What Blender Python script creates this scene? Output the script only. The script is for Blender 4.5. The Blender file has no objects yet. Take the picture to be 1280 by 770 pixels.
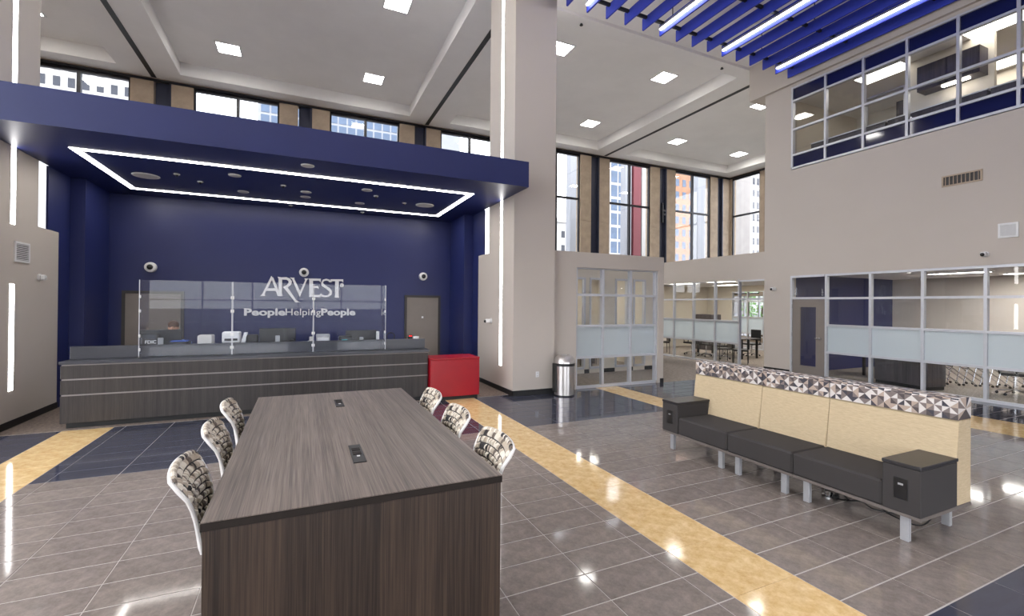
import bpy, bmesh, math, random
from mathutils import Vector, Matrix
random.seed(11)
PI = math.pi
SC = bpy.context.scene
COL = SC.collection

# ------------------------------------------------------------------ camera, world, exposure
F_PX, YAW, PITCH, ROLL, CY, CAM_H = 571.41, math.radians(24.6387), math.radians(.266), math.radians(.4976), 378.08, 1.91
cF = Vector((math.sin(YAW) * math.cos(PITCH), math.cos(YAW) * math.cos(PITCH), math.sin(PITCH)))
cR0 = Vector((math.cos(YAW), -math.sin(YAW), 0)); cU0 = cR0.cross(cF)
cR = cR0 * math.cos(ROLL) + cU0 * math.sin(ROLL)
cU = -cR0 * math.sin(ROLL) + cU0 * math.cos(ROLL)
cam = bpy.data.cameras.new('camera'); camo = bpy.data.objects.new('camera', cam); COL.objects.link(camo)
cam.sensor_fit = 'HORIZONTAL'; cam.sensor_width = 36; cam.lens = 36 * F_PX / 1280
cam.shift_y = -(385 - CY) / 1280; cam.clip_end = 600; cam.clip_start = .05
m = Matrix((cR, cU, -cF)).transposed().to_4x4(); m.translation = (0, 0, CAM_H)
camo.matrix_world = m
SC.camera = camo

wd = bpy.data.worlds.new('overcast_sky'); SC.world = wd; wd.use_nodes = True
bg = wd.node_tree.nodes['Background']
bg.inputs[0].default_value = (.96, .965, 1.0, 1); bg.inputs[1].default_value = 5.6
SC.view_settings.view_transform = 'Standard'; SC.view_settings.look = 'None'
SC.view_settings.gamma = 1; SC.view_settings.use_curve_mapping = False
SC.view_settings.exposure = 0.22
SC.cycles.transparent_max_bounces = 24
SC.cycles.max_bounces = 10
SC.cycles.sample_clamp_indirect = 8
SC.cycles.caustics_reflective = False; SC.cycles.caustics_refractive = False

L_PANEL, L_STRIP, L_CANOPY, L_BAR, L_OFFICE, L_UPPER, L_CONF = 30.0, 12.0, 17.0, 13.0, 15.0, 7.0, 46.0

# ------------------------------------------------------------------ materials
def lin(c):
    return tuple(((v / 255) / 12.92 if v / 255 <= .04045 else ((v / 255 + .055) / 1.055) ** 2.4) for v in c) + (1,)
MATS = {}
def mat(name, rgb, rough=.5, metal=0., spec=.5, var=0., vscale=6., bump=0., bscale=40., stretch=(1, 1, 1), rgb2=None, rnd=0., detail=5., nrough=.62):
    """Principled; rgb..rgb2 mixed by noise (object space), or a +-var brightness mottling; rnd: brightness per object."""
    mt = bpy.data.materials.new(name); mt.use_nodes = True; nt = mt.node_tree; n = nt.nodes; l = nt.links
    b = n['Principled BSDF']
    b.inputs['Base Color'].default_value = lin(rgb); b.inputs['Roughness'].default_value = rough
    b.inputs['Metallic'].default_value = metal; b.inputs['Specular IOR Level'].default_value = spec
    if var or rgb2 or bump:
        tc = n.new('ShaderNodeTexCoord'); mp = n.new('ShaderNodeMapping'); mp.inputs['Scale'].default_value = stretch
        l.new(tc.outputs['Object'], mp.inputs['Vector'])
    last = None
    if var or rgb2:
        nz = n.new('ShaderNodeTexNoise'); nz.inputs['Scale'].default_value = vscale; nz.inputs['Detail'].default_value = detail
        nz.inputs['Roughness'].default_value = nrough
        l.new(mp.outputs[0], nz.inputs['Vector'])
        cr = n.new('ShaderNodeValToRGB'); l.new(nz.outputs['Fac'], cr.inputs['Fac'])
        if rgb2: c1, c2 = lin(rgb), lin(rgb2)
        else:
            c = lin(rgb); c1 = tuple(v * (1 - var) for v in c[:3]) + (1,); c2 = tuple(min(1, v * (1 + var)) for v in c[:3]) + (1,)
        cr.color_ramp.elements[0].position = .36; cr.color_ramp.elements[1].position = .64
        cr.color_ramp.elements[0].color = c1; cr.color_ramp.elements[1].color = c2
        last = cr.outputs[0]
    if rnd:
        oi = n.new('ShaderNodeObjectInfo'); mr = n.new('ShaderNodeMapRange')
        mr.inputs['To Min'].default_value = 1 - rnd; mr.inputs['To Max'].default_value = 1 + rnd
        l.new(oi.outputs['Random'], mr.inputs['Value'])
        hs = n.new('ShaderNodeHueSaturation'); l.new(mr.outputs[0], hs.inputs['Value'])
        if last: l.new(last, hs.inputs['Color'])
        else: hs.inputs['Color'].default_value = lin(rgb)
        last = hs.outputs[0]
    if last: l.new(last, b.inputs['Base Color'])
    if bump:
        nb = n.new('ShaderNodeTexNoise'); nb.inputs['Scale'].default_value = bscale; nb.inputs['Detail'].default_value = 3
        l.new(mp.outputs[0], nb.inputs['Vector'])
        bm_ = n.new('ShaderNodeBump'); bm_.inputs['Strength'].default_value = bump; bm_.inputs['Distance'].default_value = .01
        l.new(nb.outputs['Fac'], bm_.inputs['Height']); l.new(bm_.outputs[0], b.inputs['Normal'])
    MATS[name] = mt
    return mt
def emit(name, rgb, s):
    mt = bpy.data.materials.new(name); mt.use_nodes = True; nt = mt.node_tree
    nt.nodes.remove(nt.nodes['Principled BSDF'])
    e = nt.nodes.new('ShaderNodeEmission'); e.inputs[0].default_value = lin(rgb); e.inputs[1].default_value = s
    nt.links.new(e.outputs[0], nt.nodes['Material Output'].inputs[0]); MATS[name] = mt
    return mt
def glass(name, tint=(1, 1, 1), ior=1.5, rough=.0, haze=0., hazecol=(.6, .65, .7)):
    mt = bpy.data.materials.new(name); mt.use_nodes = True; nt = mt.node_tree; n = nt.nodes; l = nt.links
    n.remove(n['Principled BSDF'])
    t = n.new('ShaderNodeBsdfTransparent'); t.inputs[0].default_value = tint + (1,)
    g = n.new('ShaderNodeBsdfGlossy'); g.inputs['Roughness'].default_value = rough
    fr = n.new('ShaderNodeFresnel'); fr.inputs[0].default_value = ior
    ge = n.new('ShaderNodeNewGeometry'); sb = n.new('ShaderNodeMath'); sb.operation = 'SUBTRACT'; sb.inputs[0].default_value = 1
    l.new(ge.outputs['Backfacing'], sb.inputs[1]); mu = n.new('ShaderNodeMath'); mu.operation = 'MULTIPLY'
    l.new(fr.outputs[0], mu.inputs[0]); l.new(sb.outputs[0], mu.inputs[1])
    mx = n.new('ShaderNodeMixShader'); l.new(mu.outputs[0], mx.inputs[0]); l.new(t.outputs[0], mx.inputs[1]); l.new(g.outputs[0], mx.inputs[2])
    out = mx
    if haze:
        d = n.new('ShaderNodeBsdfDiffuse'); d.inputs[0].default_value = hazecol + (1,)
        tr = n.new('ShaderNodeBsdfTranslucent'); tr.inputs[0].default_value = hazecol + (1,)
        ad = n.new('ShaderNodeMixShader'); ad.inputs[0].default_value = .5
        l.new(d.outputs[0], ad.inputs[1]); l.new(tr.outputs[0], ad.inputs[2])
        m2 = n.new('ShaderNodeMixShader'); m2.inputs[0].default_value = haze
        l.new(mx.outputs[0], m2.inputs[1]); l.new(ad.outputs[0], m2.inputs[2]); out = m2
    l.new(out.outputs[0], n['Material Output'].inputs[0]); MATS[name] = mt
    return mt
def grain(name, dark, light, axis, rough=.4, scale=1.0, spec=.4):
    """streaked wood laminate, grain running along AXIS of object space"""
    mt = bpy.data.materials.new(name); mt.use_nodes = True; nt = mt.node_tree; n = nt.nodes; l = nt.links
    b = n['Principled BSDF']; b.inputs['Roughness'].default_value = rough; b.inputs['Specular IOR Level'].default_value = spec
    tc = n.new('ShaderNodeTexCoord')
    fac = None
    for sc_, st in ((5 * scale, .012), (34 * scale, .008), (120 * scale, .012)):
        mp = n.new('ShaderNodeMapping'); v = [1., 1., 1.]; v[axis] = st; mp.inputs['Scale'].default_value = v
        l.new(tc.outputs['Object'], mp.inputs['Vector'])
        nz = n.new('ShaderNodeTexNoise'); nz.inputs['Scale'].default_value = sc_; nz.inputs['Detail'].default_value = 3
        l.new(mp.outputs[0], nz.inputs['Vector'])
        if fac is None: fac = nz.outputs['Fac']
        else:
            a = n.new('ShaderNodeMix'); a.data_type = 'FLOAT'; a.inputs[0].default_value = .42
            l.new(fac, a.inputs[2]); l.new(nz.outputs['Fac'], a.inputs[3]); fac = a.outputs[0]
    cr = n.new('ShaderNodeValToRGB'); cr.color_ramp.elements[0].position = .40; cr.color_ramp.elements[1].position = .61
    cr.color_ramp.elements[0].color = lin(dark); cr.color_ramp.elements[1].color = lin(light)
    l.new(fac, cr.inputs['Fac']); l.new(cr.outputs[0], b.inputs['Base Color']); MATS[name] = mt
    return mt

M_wall = mat('taupe_paint', (194, 185, 176), .7, var=.012, vscale=.8)
M_ceil = mat('white_ceiling_paint', (242, 240, 238), .8, var=.02, vscale=1)
M_navy = mat('navy_paint', (29, 38, 90), .42, var=.04, vscale=1.5, bump=.04, bscale=90)
M_blue = mat('blue_baffle_felt', (48, 66, 186), .6, var=.05, vscale=4, bump=.1, bscale=200)
M_black = mat('black_rubber', (22, 22, 23), .5, var=.1, vscale=8)
M_blackmetal = mat('black_window_metal', (34, 33, 38), .35, metal=.3, var=.08, vscale=5)
M_alu = mat('clear_anodised_aluminium', (205, 207, 213), .38, metal=.35, var=.03, vscale=9)
M_stone = mat('tan_limestone', (176, 158, 138), .75, var=.1, vscale=3, bump=.15, bscale=60)
M_darkpanel = mat('dark_blue_grey_panel', (52, 56, 74), .3, var=.08, vscale=2)
M_gray = mat('grey_porcelain_tile', (137, 127, 121), .07, spec=.3, var=.26, vscale=9, rnd=.07, bump=.012, bscale=14, detail=12, nrough=.8)
M_dark = mat('dark_slate_tile', (66, 68, 82), .07, spec=.5, var=.08, vscale=3, stretch=(1, 5, 1), rnd=.05, bump=.012, bscale=14, detail=7)
M_gold = mat('gold_travertine_tile', (208, 168, 108), .08, spec=.4, rgb2=(240, 212, 160), vscale=9, rnd=.03, bump=.012, bscale=14, detail=12, nrough=.75)
M_grout = mat('light_grout', (196, 189, 185), .7, var=.05, vscale=20)
M_carpet = mat('grey_brown_carpet', (122, 112, 104), .95, rgb2=(170, 160, 152), vscale=9, stretch=(1, 5, 1), bump=.3, bscale=160)
M_carpet2 = mat('patterned_brown_carpet', (96, 84, 76), .95, rgb2=(136, 122, 112), vscale=22, stretch=(1, 1.4, 1), bump=.3, bscale=160)
M_tabletop = grain('grey_wood_laminate', (74, 65, 60), (130, 117, 109), 1, .36, 2.0)
M_tableside = grain('brown_wood_laminate', (33, 24, 19), (72, 58, 48), 2, .42, 2.0)
M_edge = mat('dark_edge_band', (40, 34, 31), .5, spec=.2, var=.1, vscale=10)
M_counter = grain('charcoal_wood_laminate', (39, 35, 34), (66, 60, 57), 2, .42, 3.6)
M_cgray = mat('charcoal_solid_surface', (58, 59, 66), .3, var=.05, vscale=12)
M_trimline = mat('dull_grey_metal', (140, 134, 132), .5, metal=.2, var=.04, vscale=9)
M_steel = mat('brushed_steel', (200, 196, 194), .28, metal=1., var=.06, vscale=30, stretch=(1, 1, .05))
M_silver = mat('silver_powder_coat', (178, 179, 183), .4, metal=.3, var=.03, vscale=20)
M_chrome = mat('chrome', (220, 220, 222), .12, metal=1., var=.02, vscale=5)
M_red = mat('red_gloss_laminate', (160, 5, 28), .35, var=.03, vscale=4)
M_white = mat('white_plastic', (228, 228, 228), .45, var=.02, vscale=15)
M_whitepc = mat('white_powder_coat', (232, 230, 227), .4, var=.02, vscale=15)
M_letter = mat('satin_silver_letter', (222, 222, 226), .4, metal=.1, var=.02, vscale=9)
M_doorgray = mat('grey_door_paint', (132, 123, 116), .5, var=.03, vscale=3)
M_doordark = mat('dark_door_frame', (52, 48, 46), .45, var=.05, vscale=6)
M_charfab = mat('charcoal_woven_fabric', (58, 55, 55), .9, var=.14, vscale=260, bump=.15, bscale=300)
M_tanfab = mat('tan_upholstery', (190, 170, 138), .75, rgb2=(206, 187, 154), vscale=60, stretch=(.3, .3, 3), bump=.06, bscale=220)
M_armtop = mat('black_laminate', (44, 43, 46), .35, var=.06, vscale=14)
M_basew = mat('grey_laminate_base', (112, 104, 100), .45, var=.06, vscale=14)
M_tri = [mat('print_' + n_, c, .85, var=.04, vscale=80) for n_, c in (('white', (214, 208, 204)), ('beige', (178, 160, 147)), ('taupe', (126, 115, 112)), ('charcoal', (70, 68, 76)), ('dark_brown', (86, 78, 78)))]
M_strap = [mat('strap_' + n_, c, .8, var=.06, vscale=60) for n_, c in (('cream', (222, 214, 200)), ('sand', (184, 171, 154)), ('brown', (112, 100, 92)), ('black', (48, 45, 46)))]
M_plexi = glass('clear_acrylic', (.96, .97, .985), 1.46, .01, .012, (.6, .62, .72))
M_glass = glass('clear_glass', (.96, .97, .98), 1.62)
M_frost = glass('frosted_film_glass', (.9, .95, .97), 1.45, .15, .86, (.74, .80, .84))
M_spandrel = mat('navy_spandrel_glass', (26, 30, 66), .06, spec=.6, var=.05, vscale=1)
M_cream = mat('cream_wall_paint', (220, 212, 198), .8, var=.03, vscale=1)
M_cabinet = grain('dark_office_laminate', (62, 58, 62), (96, 90, 92), 2, .4, 2)
M_screen = mat('black_monitor_plastic', (24, 24, 26), .35, var=.05, vscale=9)
M_skin = mat('skin', (206, 160, 132), .55, var=.04, vscale=20)
M_hair = mat('brown_hair', (84, 60, 44), .6, var=.2, vscale=60)
M_shirt = mat('light_blue_shirt', (142, 164, 214), .85, var=.05, vscale=30)
M_trouser = mat('dark_trousers', (40, 42, 52), .85, var=.06, vscale=30)
M_paper = mat('beige_plastic', (206, 204, 200), .5, var=.02, vscale=9)
M_bluepl = mat('blue_plastic', (44, 84, 180), .5, var=.03, vscale=9)
M_teal = mat('teal_plastic', (60, 170, 180), .5, var=.03, vscale=9)
M_brick = mat('orange_brick', (136, 102, 80), .9, rgb2=(152, 118, 94), vscale=1.5)
M_bwhite = mat('pale_facade', (166, 165, 164), .9, var=.05, vscale=.5)
M_bgray = mat('grey_facade', (134, 137, 143), .8, var=.05, vscale=.5)
M_bglass = mat('building_glass', (74, 90, 112), .3, spec=.3, var=.15, vscale=.3)
M_bdark = mat('building_window', (44, 48, 58), .3, spec=.3, var=.15, vscale=.3)
M_maroon = mat('maroon_cladding', (96, 26, 38), .6, var=.05, vscale=1)
M_asphalt = mat('asphalt', (96, 96, 98), .9, var=.1, vscale=1)
M_leaf = mat('tree_leaves', (70, 128, 52), .7, rgb2=(128, 176, 88), vscale=4)
M_trunk = mat('tree_bark', (92, 76, 62), .9, var=.2, vscale=6)
E_panel = emit('ceiling_panel_light', (255, 252, 246), L_PANEL)
E_strip = emit('led_strip_light', (255, 252, 250), L_STRIP)
E_canopy = emit('canopy_led_light', (255, 250, 244), L_CANOPY)
E_bar = emit('linear_bar_light', (250, 250, 255), L_BAR)
E_office = emit('office_panel_light', (255, 246, 230), L_OFFICE)
E_upper = emit('upper_office_light', (255, 246, 232), L_UPPER)
E_conf = emit('conference_light', (255, 250, 240), L_CONF)
E_red = emit('red_indicator_light', (255, 40, 40), 2)

# ------------------------------------------------------------------ mesh helpers
class MB:
    def __init__(s): s.v = []; s.f = []; s.mi = []; s.m = 0
    def _add(s, vs, fs):
        o = len(s.v); s.v += [tuple(q) for q in vs]; s.f += [tuple(i + o for i in f) for f in fs]; s.mi += [s.m] * len(fs); return s
    def box(s, x0, x1, y0, y1, z0, z1, b=0.):
        if b <= 0:
            return s._add([(x, y, z) for z in (z0, z1) for y in (y0, y1) for x in (x0, x1)],
                          [(0, 2, 3, 1), (4, 5, 7, 6), (0, 1, 5, 4), (2, 6, 7, 3), (0, 4, 6, 2), (1, 3, 7, 5)])
        b = min(b, (x1 - x0) / 2.1, (y1 - y0) / 2.1, (z1 - z0) / 2.1)
        X, Y, Z = (x0, x1), (y0, y1), (z0, z1); idx = {}; vs = []
        for i in (0, 1):
            for j in (0, 1):
                for k in (0, 1):
                    dx, dy, dz = b * (1 - 2 * i), b * (1 - 2 * j), b * (1 - 2 * k)
                    idx[i, j, k] = len(vs)
                    vs += [(X[i], Y[j] + dy, Z[k] + dz), (X[i] + dx, Y[j], Z[k] + dz), (X[i] + dx, Y[j] + dy, Z[k])]
        cyc = ((0, 0), (1, 0), (1, 1), (0, 1)); fs = []
        for i in (0, 1):
            fs.append([idx[i, a, c] for a, c in cyc]); fs.append([idx[a, i, c] + 1 for a, c in cyc]); fs.append([idx[a, c, i] + 2 for a, c in cyc])
        for i in (0, 1):
            for j in (0, 1):
                fs.append([idx[i, j, 0], idx[i, j, 0] + 1, idx[i, j, 1] + 1, idx[i, j, 1]])
                fs.append([idx[i, 0, j], idx[i, 0, j] + 2, idx[i, 1, j] + 2, idx[i, 1, j]])
                fs.append([idx[0, i, j] + 1, idx[0, i, j] + 2, idx[1, i, j] + 2, idx[1, i, j] + 1])
        for c in idx.values(): fs.append([c, c + 1, c + 2])
        return s._add(vs, fs)
    def prism(s, poly, axis, a0, a1):
        n = len(poly)
        def P(p, a): return {0: (a, p[0], p[1]), 1: (p[0], a, p[1]), 2: (p[0], p[1], a)}[axis]
        return s._add([P(p, a0) for p in poly] + [P(p, a1) for p in poly],
                      [tuple(range(n)), tuple(range(2 * n - 1, n - 1, -1))] + [(i, (i + 1) % n, n + (i + 1) % n, n + i) for i in range(n)])
    def lathe(s, prof, c=(0, 0, 0), n=20, axis=2):
        vs = []; fs = []
        for r, z in prof:
            for i in range(n):
                a = 2 * PI * i / n; p = (r * math.cos(a), r * math.sin(a), z)
                p = {2: p, 1: (p[0], p[2], p[1]), 0: (p[2], p[0], p[1])}[axis]
                vs.append((p[0] + c[0], p[1] + c[1], p[2] + c[2]))
        k = len(prof)
        for j in range(k - 1):
            for i in range(n): fs.append((j * n + i, j * n + (i + 1) % n, (j + 1) * n + (i + 1) % n, (j + 1) * n + i))
        fs.append(tuple(range(n))[::-1]); fs.append(tuple((k - 1) * n + i for i in range(n)))
        return s._add(vs, fs)
    def cyl(s, c, r, h, axis=2, n=16, r2=None):
        return s.lathe([(r, 0), (r if r2 is None else r2, h)], c, n, axis)
    def tube(s, pts, r, n=8, closed=False):
        P = [Vector(p) for p in pts]; k = len(P); vs = []; fs = []; up = Vector((0, 0, 1)); prev = None
        for i in range(k):
            a = P[(i - 1) % k if closed else max(0, i - 1)]; b = P[(i + 1) % k if closed else min(k - 1, i + 1)]
            d = (b - a).normalized()
            if prev is None: u = d.cross(up) if abs(d.z) < .9 else d.cross(Vector((1, 0, 0)))
            else: u = prev - d * prev.dot(d)
            u.normalize(); prev = u; w_ = d.cross(u)
            for j in range(n):
                t = 2 * PI * j / n; vs.append(P[i] + u * (r * math.cos(t)) + w_ * (r * math.sin(t)))
        for i in range(k if closed else k - 1):
            for j in range(n):
                fs.append((i * n + j, i * n + (j + 1) % n, ((i + 1) % k) * n + (j + 1) % n, ((i + 1) % k) * n + j))
        if not closed: fs += [tuple(range(n))[::-1], tuple((k - 1) * n + j for j in range(n))]
        return s._add(vs, fs)
    def ball(s, c, r, n=12, sq=(1, 1, 1)):
        prof = [(max(1e-4, math.sin(PI * i / n)) * r, -math.cos(PI * i / n) * r) for i in range(n + 1)]
        o = len(s.v); s.lathe(prof, (0, 0, 0), n + 4)
        for i in range(o, len(s.v)):
            x, y, z = s.v[i]; s.v[i] = (x * sq[0] + c[0], y * sq[1] + c[1], z * sq[2] + c[2])
        return s
    def mesh(s, name, mats, smooth=False):
        me = bpy.data.meshes.new(name); me.from_pydata(s.v, [], s.f)
        for mt in (mats if isinstance(mats, (list, tuple)) else [mats]): me.materials.append(mt)
        me.polygons.foreach_set('material_index', s.mi)
        bm = bmesh.new(); bm.from_mesh(me); bmesh.ops.recalc_face_normals(bm, faces=bm.faces); bm.to_mesh(me); bm.free()
        if smooth:
            me.polygons.foreach_set('use_smooth', [True] * len(me.polygons))
            me.set_sharp_from_angle(angle=math.radians(38))
        me.update(); return me
    def build(s, name, mats, parent=None, smooth=False, loc=None):
        return put(name, s.mesh(name, mats, smooth), parent, loc)
def put(name, me, parent=None, loc=None, rot=None):
    o = bpy.data.objects.new(name, me); COL.objects.link(o)
    if parent: o.parent = parent
    if loc: o.location = loc
    if rot: o.rotation_euler = rot
    return o
CACHE = {}
def shared(key, fn):
    if key not in CACHE: CACHE[key] = fn()
    return CACHE[key]
def bx(name, mt, parent, x0, x1, y0, y1, z0, z1, b=0.):
    """one box part whose mesh is shared between equal boxes; centred on its own origin"""
    d = (round(x1 - x0, 4), round(y1 - y0, 4), round(z1 - z0, 4))
    me = shared(('box', mt.name, name, d, b), lambda: MB().box(-d[0] / 2, d[0] / 2, -d[1] / 2, d[1] / 2, -d[2] / 2, d[2] / 2, b).mesh(name, mt))
    return put(name, me, parent, ((x0 + x1) / 2, (y0 + y1) / 2, (z0 + z1) / 2))
def tag(o, label, cat, group=None):
    o['label'] = label; o['category'] = cat
    if group: o['group'] = group
    return o
def thing(name, label, cat, loc=(0, 0, 0), rotz=0., group=None):
    o = bpy.data.objects.new(name, None); COL.objects.link(o); o.location = loc; o.rotation_euler = (0, 0, rotz)
    o.empty_display_size = .1
    return tag(o, label, cat, group)
def struct(o, label=None, cat=None):
    o['kind'] = 'structure'
    if label: o['label'] = label
    if cat: o['category'] = cat
    return o
def dup(root, loc, rotz=0., label=None, group=None):
    r = root.copy(); COL.objects.link(r); r.location = loc; r.rotation_euler = (0, 0, rotz)
    if label: r['label'] = label
    if group: r['group'] = group
    for ch in root.children:
        c = ch.copy(); COL.objects.link(c); c.parent = r
        for g in ch.children:
            d = g.copy(); COL.objects.link(d); d.parent = c
    return r
def proj(x, y, z):
    p = Vector((x, y, z - CAM_H)); d = p.dot(cF)
    return (640 + F_PX * p.dot(cR) / d, CY - F_PX * p.dot(cU) / d) if d > .05 else None

# ================================================================== THE SETTING
XL, XP, XP2, XR = -3.95, 4.0, 4.985, 12.7          # left pier face, right pier faces, office wall
ZS, ZC, YW, XE = 9.28, 9.70, 18.6, 22.18            # beam soffit, coffer ceiling, window wall, right facade
# ---- floor: grout bed + tiles
Y0T, YF, YB, YT = -1.22, 3.9566 - 8 * .3057, 3.9566 + 8 * .3057, 8.82
RY = .3057
floor = struct(MB().box(-8.5, XR + .1, Y0T, YT, -.06, -.003).build('floor', M_grout), 'polished grey stone tile floor with dark borders and gold bands', 'floor')
GR, GRY = .0034, .0055
def cuts(a, b, off, step):
    k0 = math.ceil((a - off) / step + 1e-6); out = [a]
    x = off + k0 * step
    while x < b - 1e-4:
        if x > a + .02: out.append(x)
        x += step
    if b - out[-1] > .005: out.append(b)
    return out
regs = []     # x0,x1,y0,y1,column offset,step x,step y,kind
LC, RC = 1.2316, 3.8044
S0, S1, S2, S3 = (-3.18, -2.575), (2.60, 3.205), (6.18, 6.79), (9.75, 10.9)
for y0, y1, kd in ((Y0T, YF, 'dark'), (YF, YB, 'gray'), (YB, YT, 'dark')):
    regs.append((-8.5, S0[0], y0, y1, S0[0], .61, RY, kd))
    regs.append((S0[1], S1[0], y0, y1, LC, .61, RY, 'gray' if kd == 'dark' and y0 < 0 else kd))
    if y0 == YB:
        regs.append((S1[1], S2[0], y0, y1, RC, .61, RY, kd)); regs.append((S2[1], XR, y0, y1, RC, .61, RY, kd))
        regs.append((S2[0], S2[1], y0, y1, S2[0], .61, 2 * RY, 'gold'))
    else:
        regs.append((S1[1], S3[0], y0, y1, RC, .61, RY, kd)); regs.append((S3[1], XR, y0, y1, RC, .61, RY, 'dark'))
        regs.append((S3[0], S3[1], y0, y1, S3[0], .575, 2 * RY, 'gold'))
for s_ in (S0, S1): regs.append((s_[0], s_[1], Y0T, YT, s_[0], .605, 2 * RY, 'gold'))
TM = {'gray': M_gray, 'dark': M_dark, 'gold': M_gold}
tiles = []
for x0, x1, y0, y1, off, sx, sy, kd in regs:
    xs = cuts(x0, x1, off, sx); ys = cuts(y0, y1, 3.9566, sy)
    for i in range(len(xs) - 1):
        for j in range(len(ys) - 1):
            g_ = .0012 if kd == 'gold' else GRY
            a = (xs[i] + GR, xs[i + 1] - GR, ys[j] + g_, ys[j + 1] - g_)
            if a[1] - a[0] < .01 or a[3] - a[2] < .01: continue
            q = [proj(u, v, 0) for u in a[:2] for v in a[2:]]
            area = 0
            if all(q):
                us = [p[0] for p in q]; vs = [p[1] for p in q]
                if max(us) > 0 and min(us) < 1280 and min(vs) < 770:
                    area = (min(1280, max(us)) - max(0, min(us))) * (min(770, max(vs)) - max(0, min(vs)))
            tiles.append((area, a, kd))
tiles.sort(key=lambda t: -t[0])
def tile_into(mb, a, c=.0015):
    x0, x1, y0, y1 = a
    mb._add([(x0, y0, -.02), (x1, y0, -.02), (x1, y1, -.02), (x0, y1, -.02), (x0, y0, -c), (x1, y0, -c), (x1, y1, -c), (x0, y1, -c),
             (x0 + c, y0 + c, 0), (x1 - c, y0 + c, 0), (x1 - c, y1 - c, 0), (x0 + c, y1 - c, 0)],
            [(8, 9, 10, 11)] + [(i, (i + 1) % 4, 4 + (i + 1) % 4, 4 + i) for i in range(4)] + [(4 + i, 4 + (i + 1) % 4, 8 + (i + 1) % 4, 8 + i) for i in range(4)])
    return mb
rest = {k: MB() for k in TM}
for n_, (area, a, kd) in enumerate(tiles):
    if n_ < 298 and area > 0:
        w_, h_ = a[1] - a[0], a[3] - a[2]; key = ('tile', kd, round(w_, 3), round(h_, 3))
        me = shared(key, lambda: tile_into(MB(), (-w_ / 2, w_ / 2, -h_ / 2, h_ / 2)).mesh('tile', TM[kd]))
        put('tile', me, floor, ((a[0] + a[1]) / 2, (a[2] + a[3]) / 2, 0))
    else: tile_into(rest[kd], a)
for k, nm in (('gray', 'grey_tile_field'), ('dark', 'dark_tile_field'), ('gold', 'gold_tile_field')):
    o = rest[k].build(nm, TM[k], floor); o['kind'] = 'stuff'
struct(MB().box(-8.5, XR + .1, -6, Y0T, -.06, 0).build('floor_entrance', M_gray), 'plain grey floor of the lobby entrance', 'floor')
struct(MB().box(-8.5, XE, YT, YW + .2, -.06, 0).box(XR + .1, XE, -6, YT, -.06, 0).build('floor_carpet', M_carpet), 'grey brown carpet of the offices and corridor', 'floor')
struct(MB().box(-3.94, 4.0, YT + .02, 12.4, 0, .006).build('floor_teller_carpet', M_carpet2), 'brown patterned carpet strip beside the teller counter', 'floor')

# ---- piers
def pier(nm, x0, x1, lab):
    o = MB().box(x0, x1, 8.65, 10.05, 0, ZS).box(x0, x1, 10.05, 10.75, 0, 3.12).build(nm, M_wall)
    return struct(o, lab, 'pillar')
pier('wall_pier_left', -4.95, XL, 'tall taupe pier with light strips beside the patterned carpet and grille')
pier('wall_pier_right', XP, XP2, 'tall taupe pier between the blue canopy and the steel bin')
def baseboard(nm, x0, x1, y0, y1): return struct(MB().box(x0, x1, y0, y1, 0, .11).build(nm, M_black))
baseboard('baseboard_left', XL, XL + .015, 8.6, 10.75)
struct(MB().box(XP - .015, XP, 8.635, 10.75, 0, .11).box(XP - .015, XP2, 8.635, 8.65, 0, .11).box(XP2, 5.60, 8.785, 8.8, 0, .11).build('baseboard_right', M_black))
baseboard('baseboard_corner', 8.10, 8.205, 8.785, 8.8)

# ---- navy niche behind the tellers
struct(MB().box(-4.1, 4.15, 12.35, 12.55, 0, 4.206).build('wall_niche_back', M_navy), 'navy painted wall behind the teller counter', 'wall')
struct(MB().box(XL - .03, XL, 10.37, 12.35, 3.12, 4.206).box(-4.1, XL, 10.75, 12.35, 0, 3.12).box(XL, -3.73, 11.17, 12.35, 0, 4.206).build('wall_niche_left', M_navy), 'navy side wall of the teller niche with a stepped return', 'wall')
struct(MB().box(XP, XP + .03, 10.37, 12.35, 3.12, 4.206).box(XP, 4.15, 10.75, 12.35, 0, 3.12).box(3.76, XP, 11.17, 12.35, 0, 4.206).build('wall_niche_right', M_navy), 'navy side wall of the teller niche beside the red cabinet', 'wall')
struct(MB().box(XL, XP, 7.98, 12.55, 4.206, 4.70).build('ceiling_canopy', M_navy), 'navy blue flat canopy over the teller counter', 'canopy')

# ---- front office partition with glazing
PX0, PX1, PZ = 5.64, 8.04, 2.77
struct(MB().box(XP2, PX0, 8.8, 8.98, 0, 3.12).box(PX1, 8.205, 8.8, 8.98, 0, 3.12).box(PX0, PX1, 8.8, 8.98, PZ, 3.12).build('wall_office_front', M_wall), 'low taupe partition wall beside the pier', 'wall')

# ---- right wall: lower office glazing, upper office glazing, bulkhead beam
YD = 8.58
struct(MB().box(XR, XR + .25, YD, 9.39, 0, 8.28).box(XR, XR + .25, -6, YD, 2.80, 5.83).box(XR, XR + .25, -6, YD, 8.20, 8.28).box(XR, XR + .25, 9.39, 18.3, 2.75, 3.58).build('wall_right', M_wall), 'tall taupe wall above the office glazing', 'wall')
struct(MB().box(12.6, 13.55, -6, 9.86, 8.28, ZC).build('wall_bulkhead_right', M_wall), 'taupe bulkhead beam above the upper office windows', 'beam')
struct(MB().box(XR - .012, XR, YD + .01, 9.39, 0, .11).build('baseboard_office', M_black))

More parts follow.
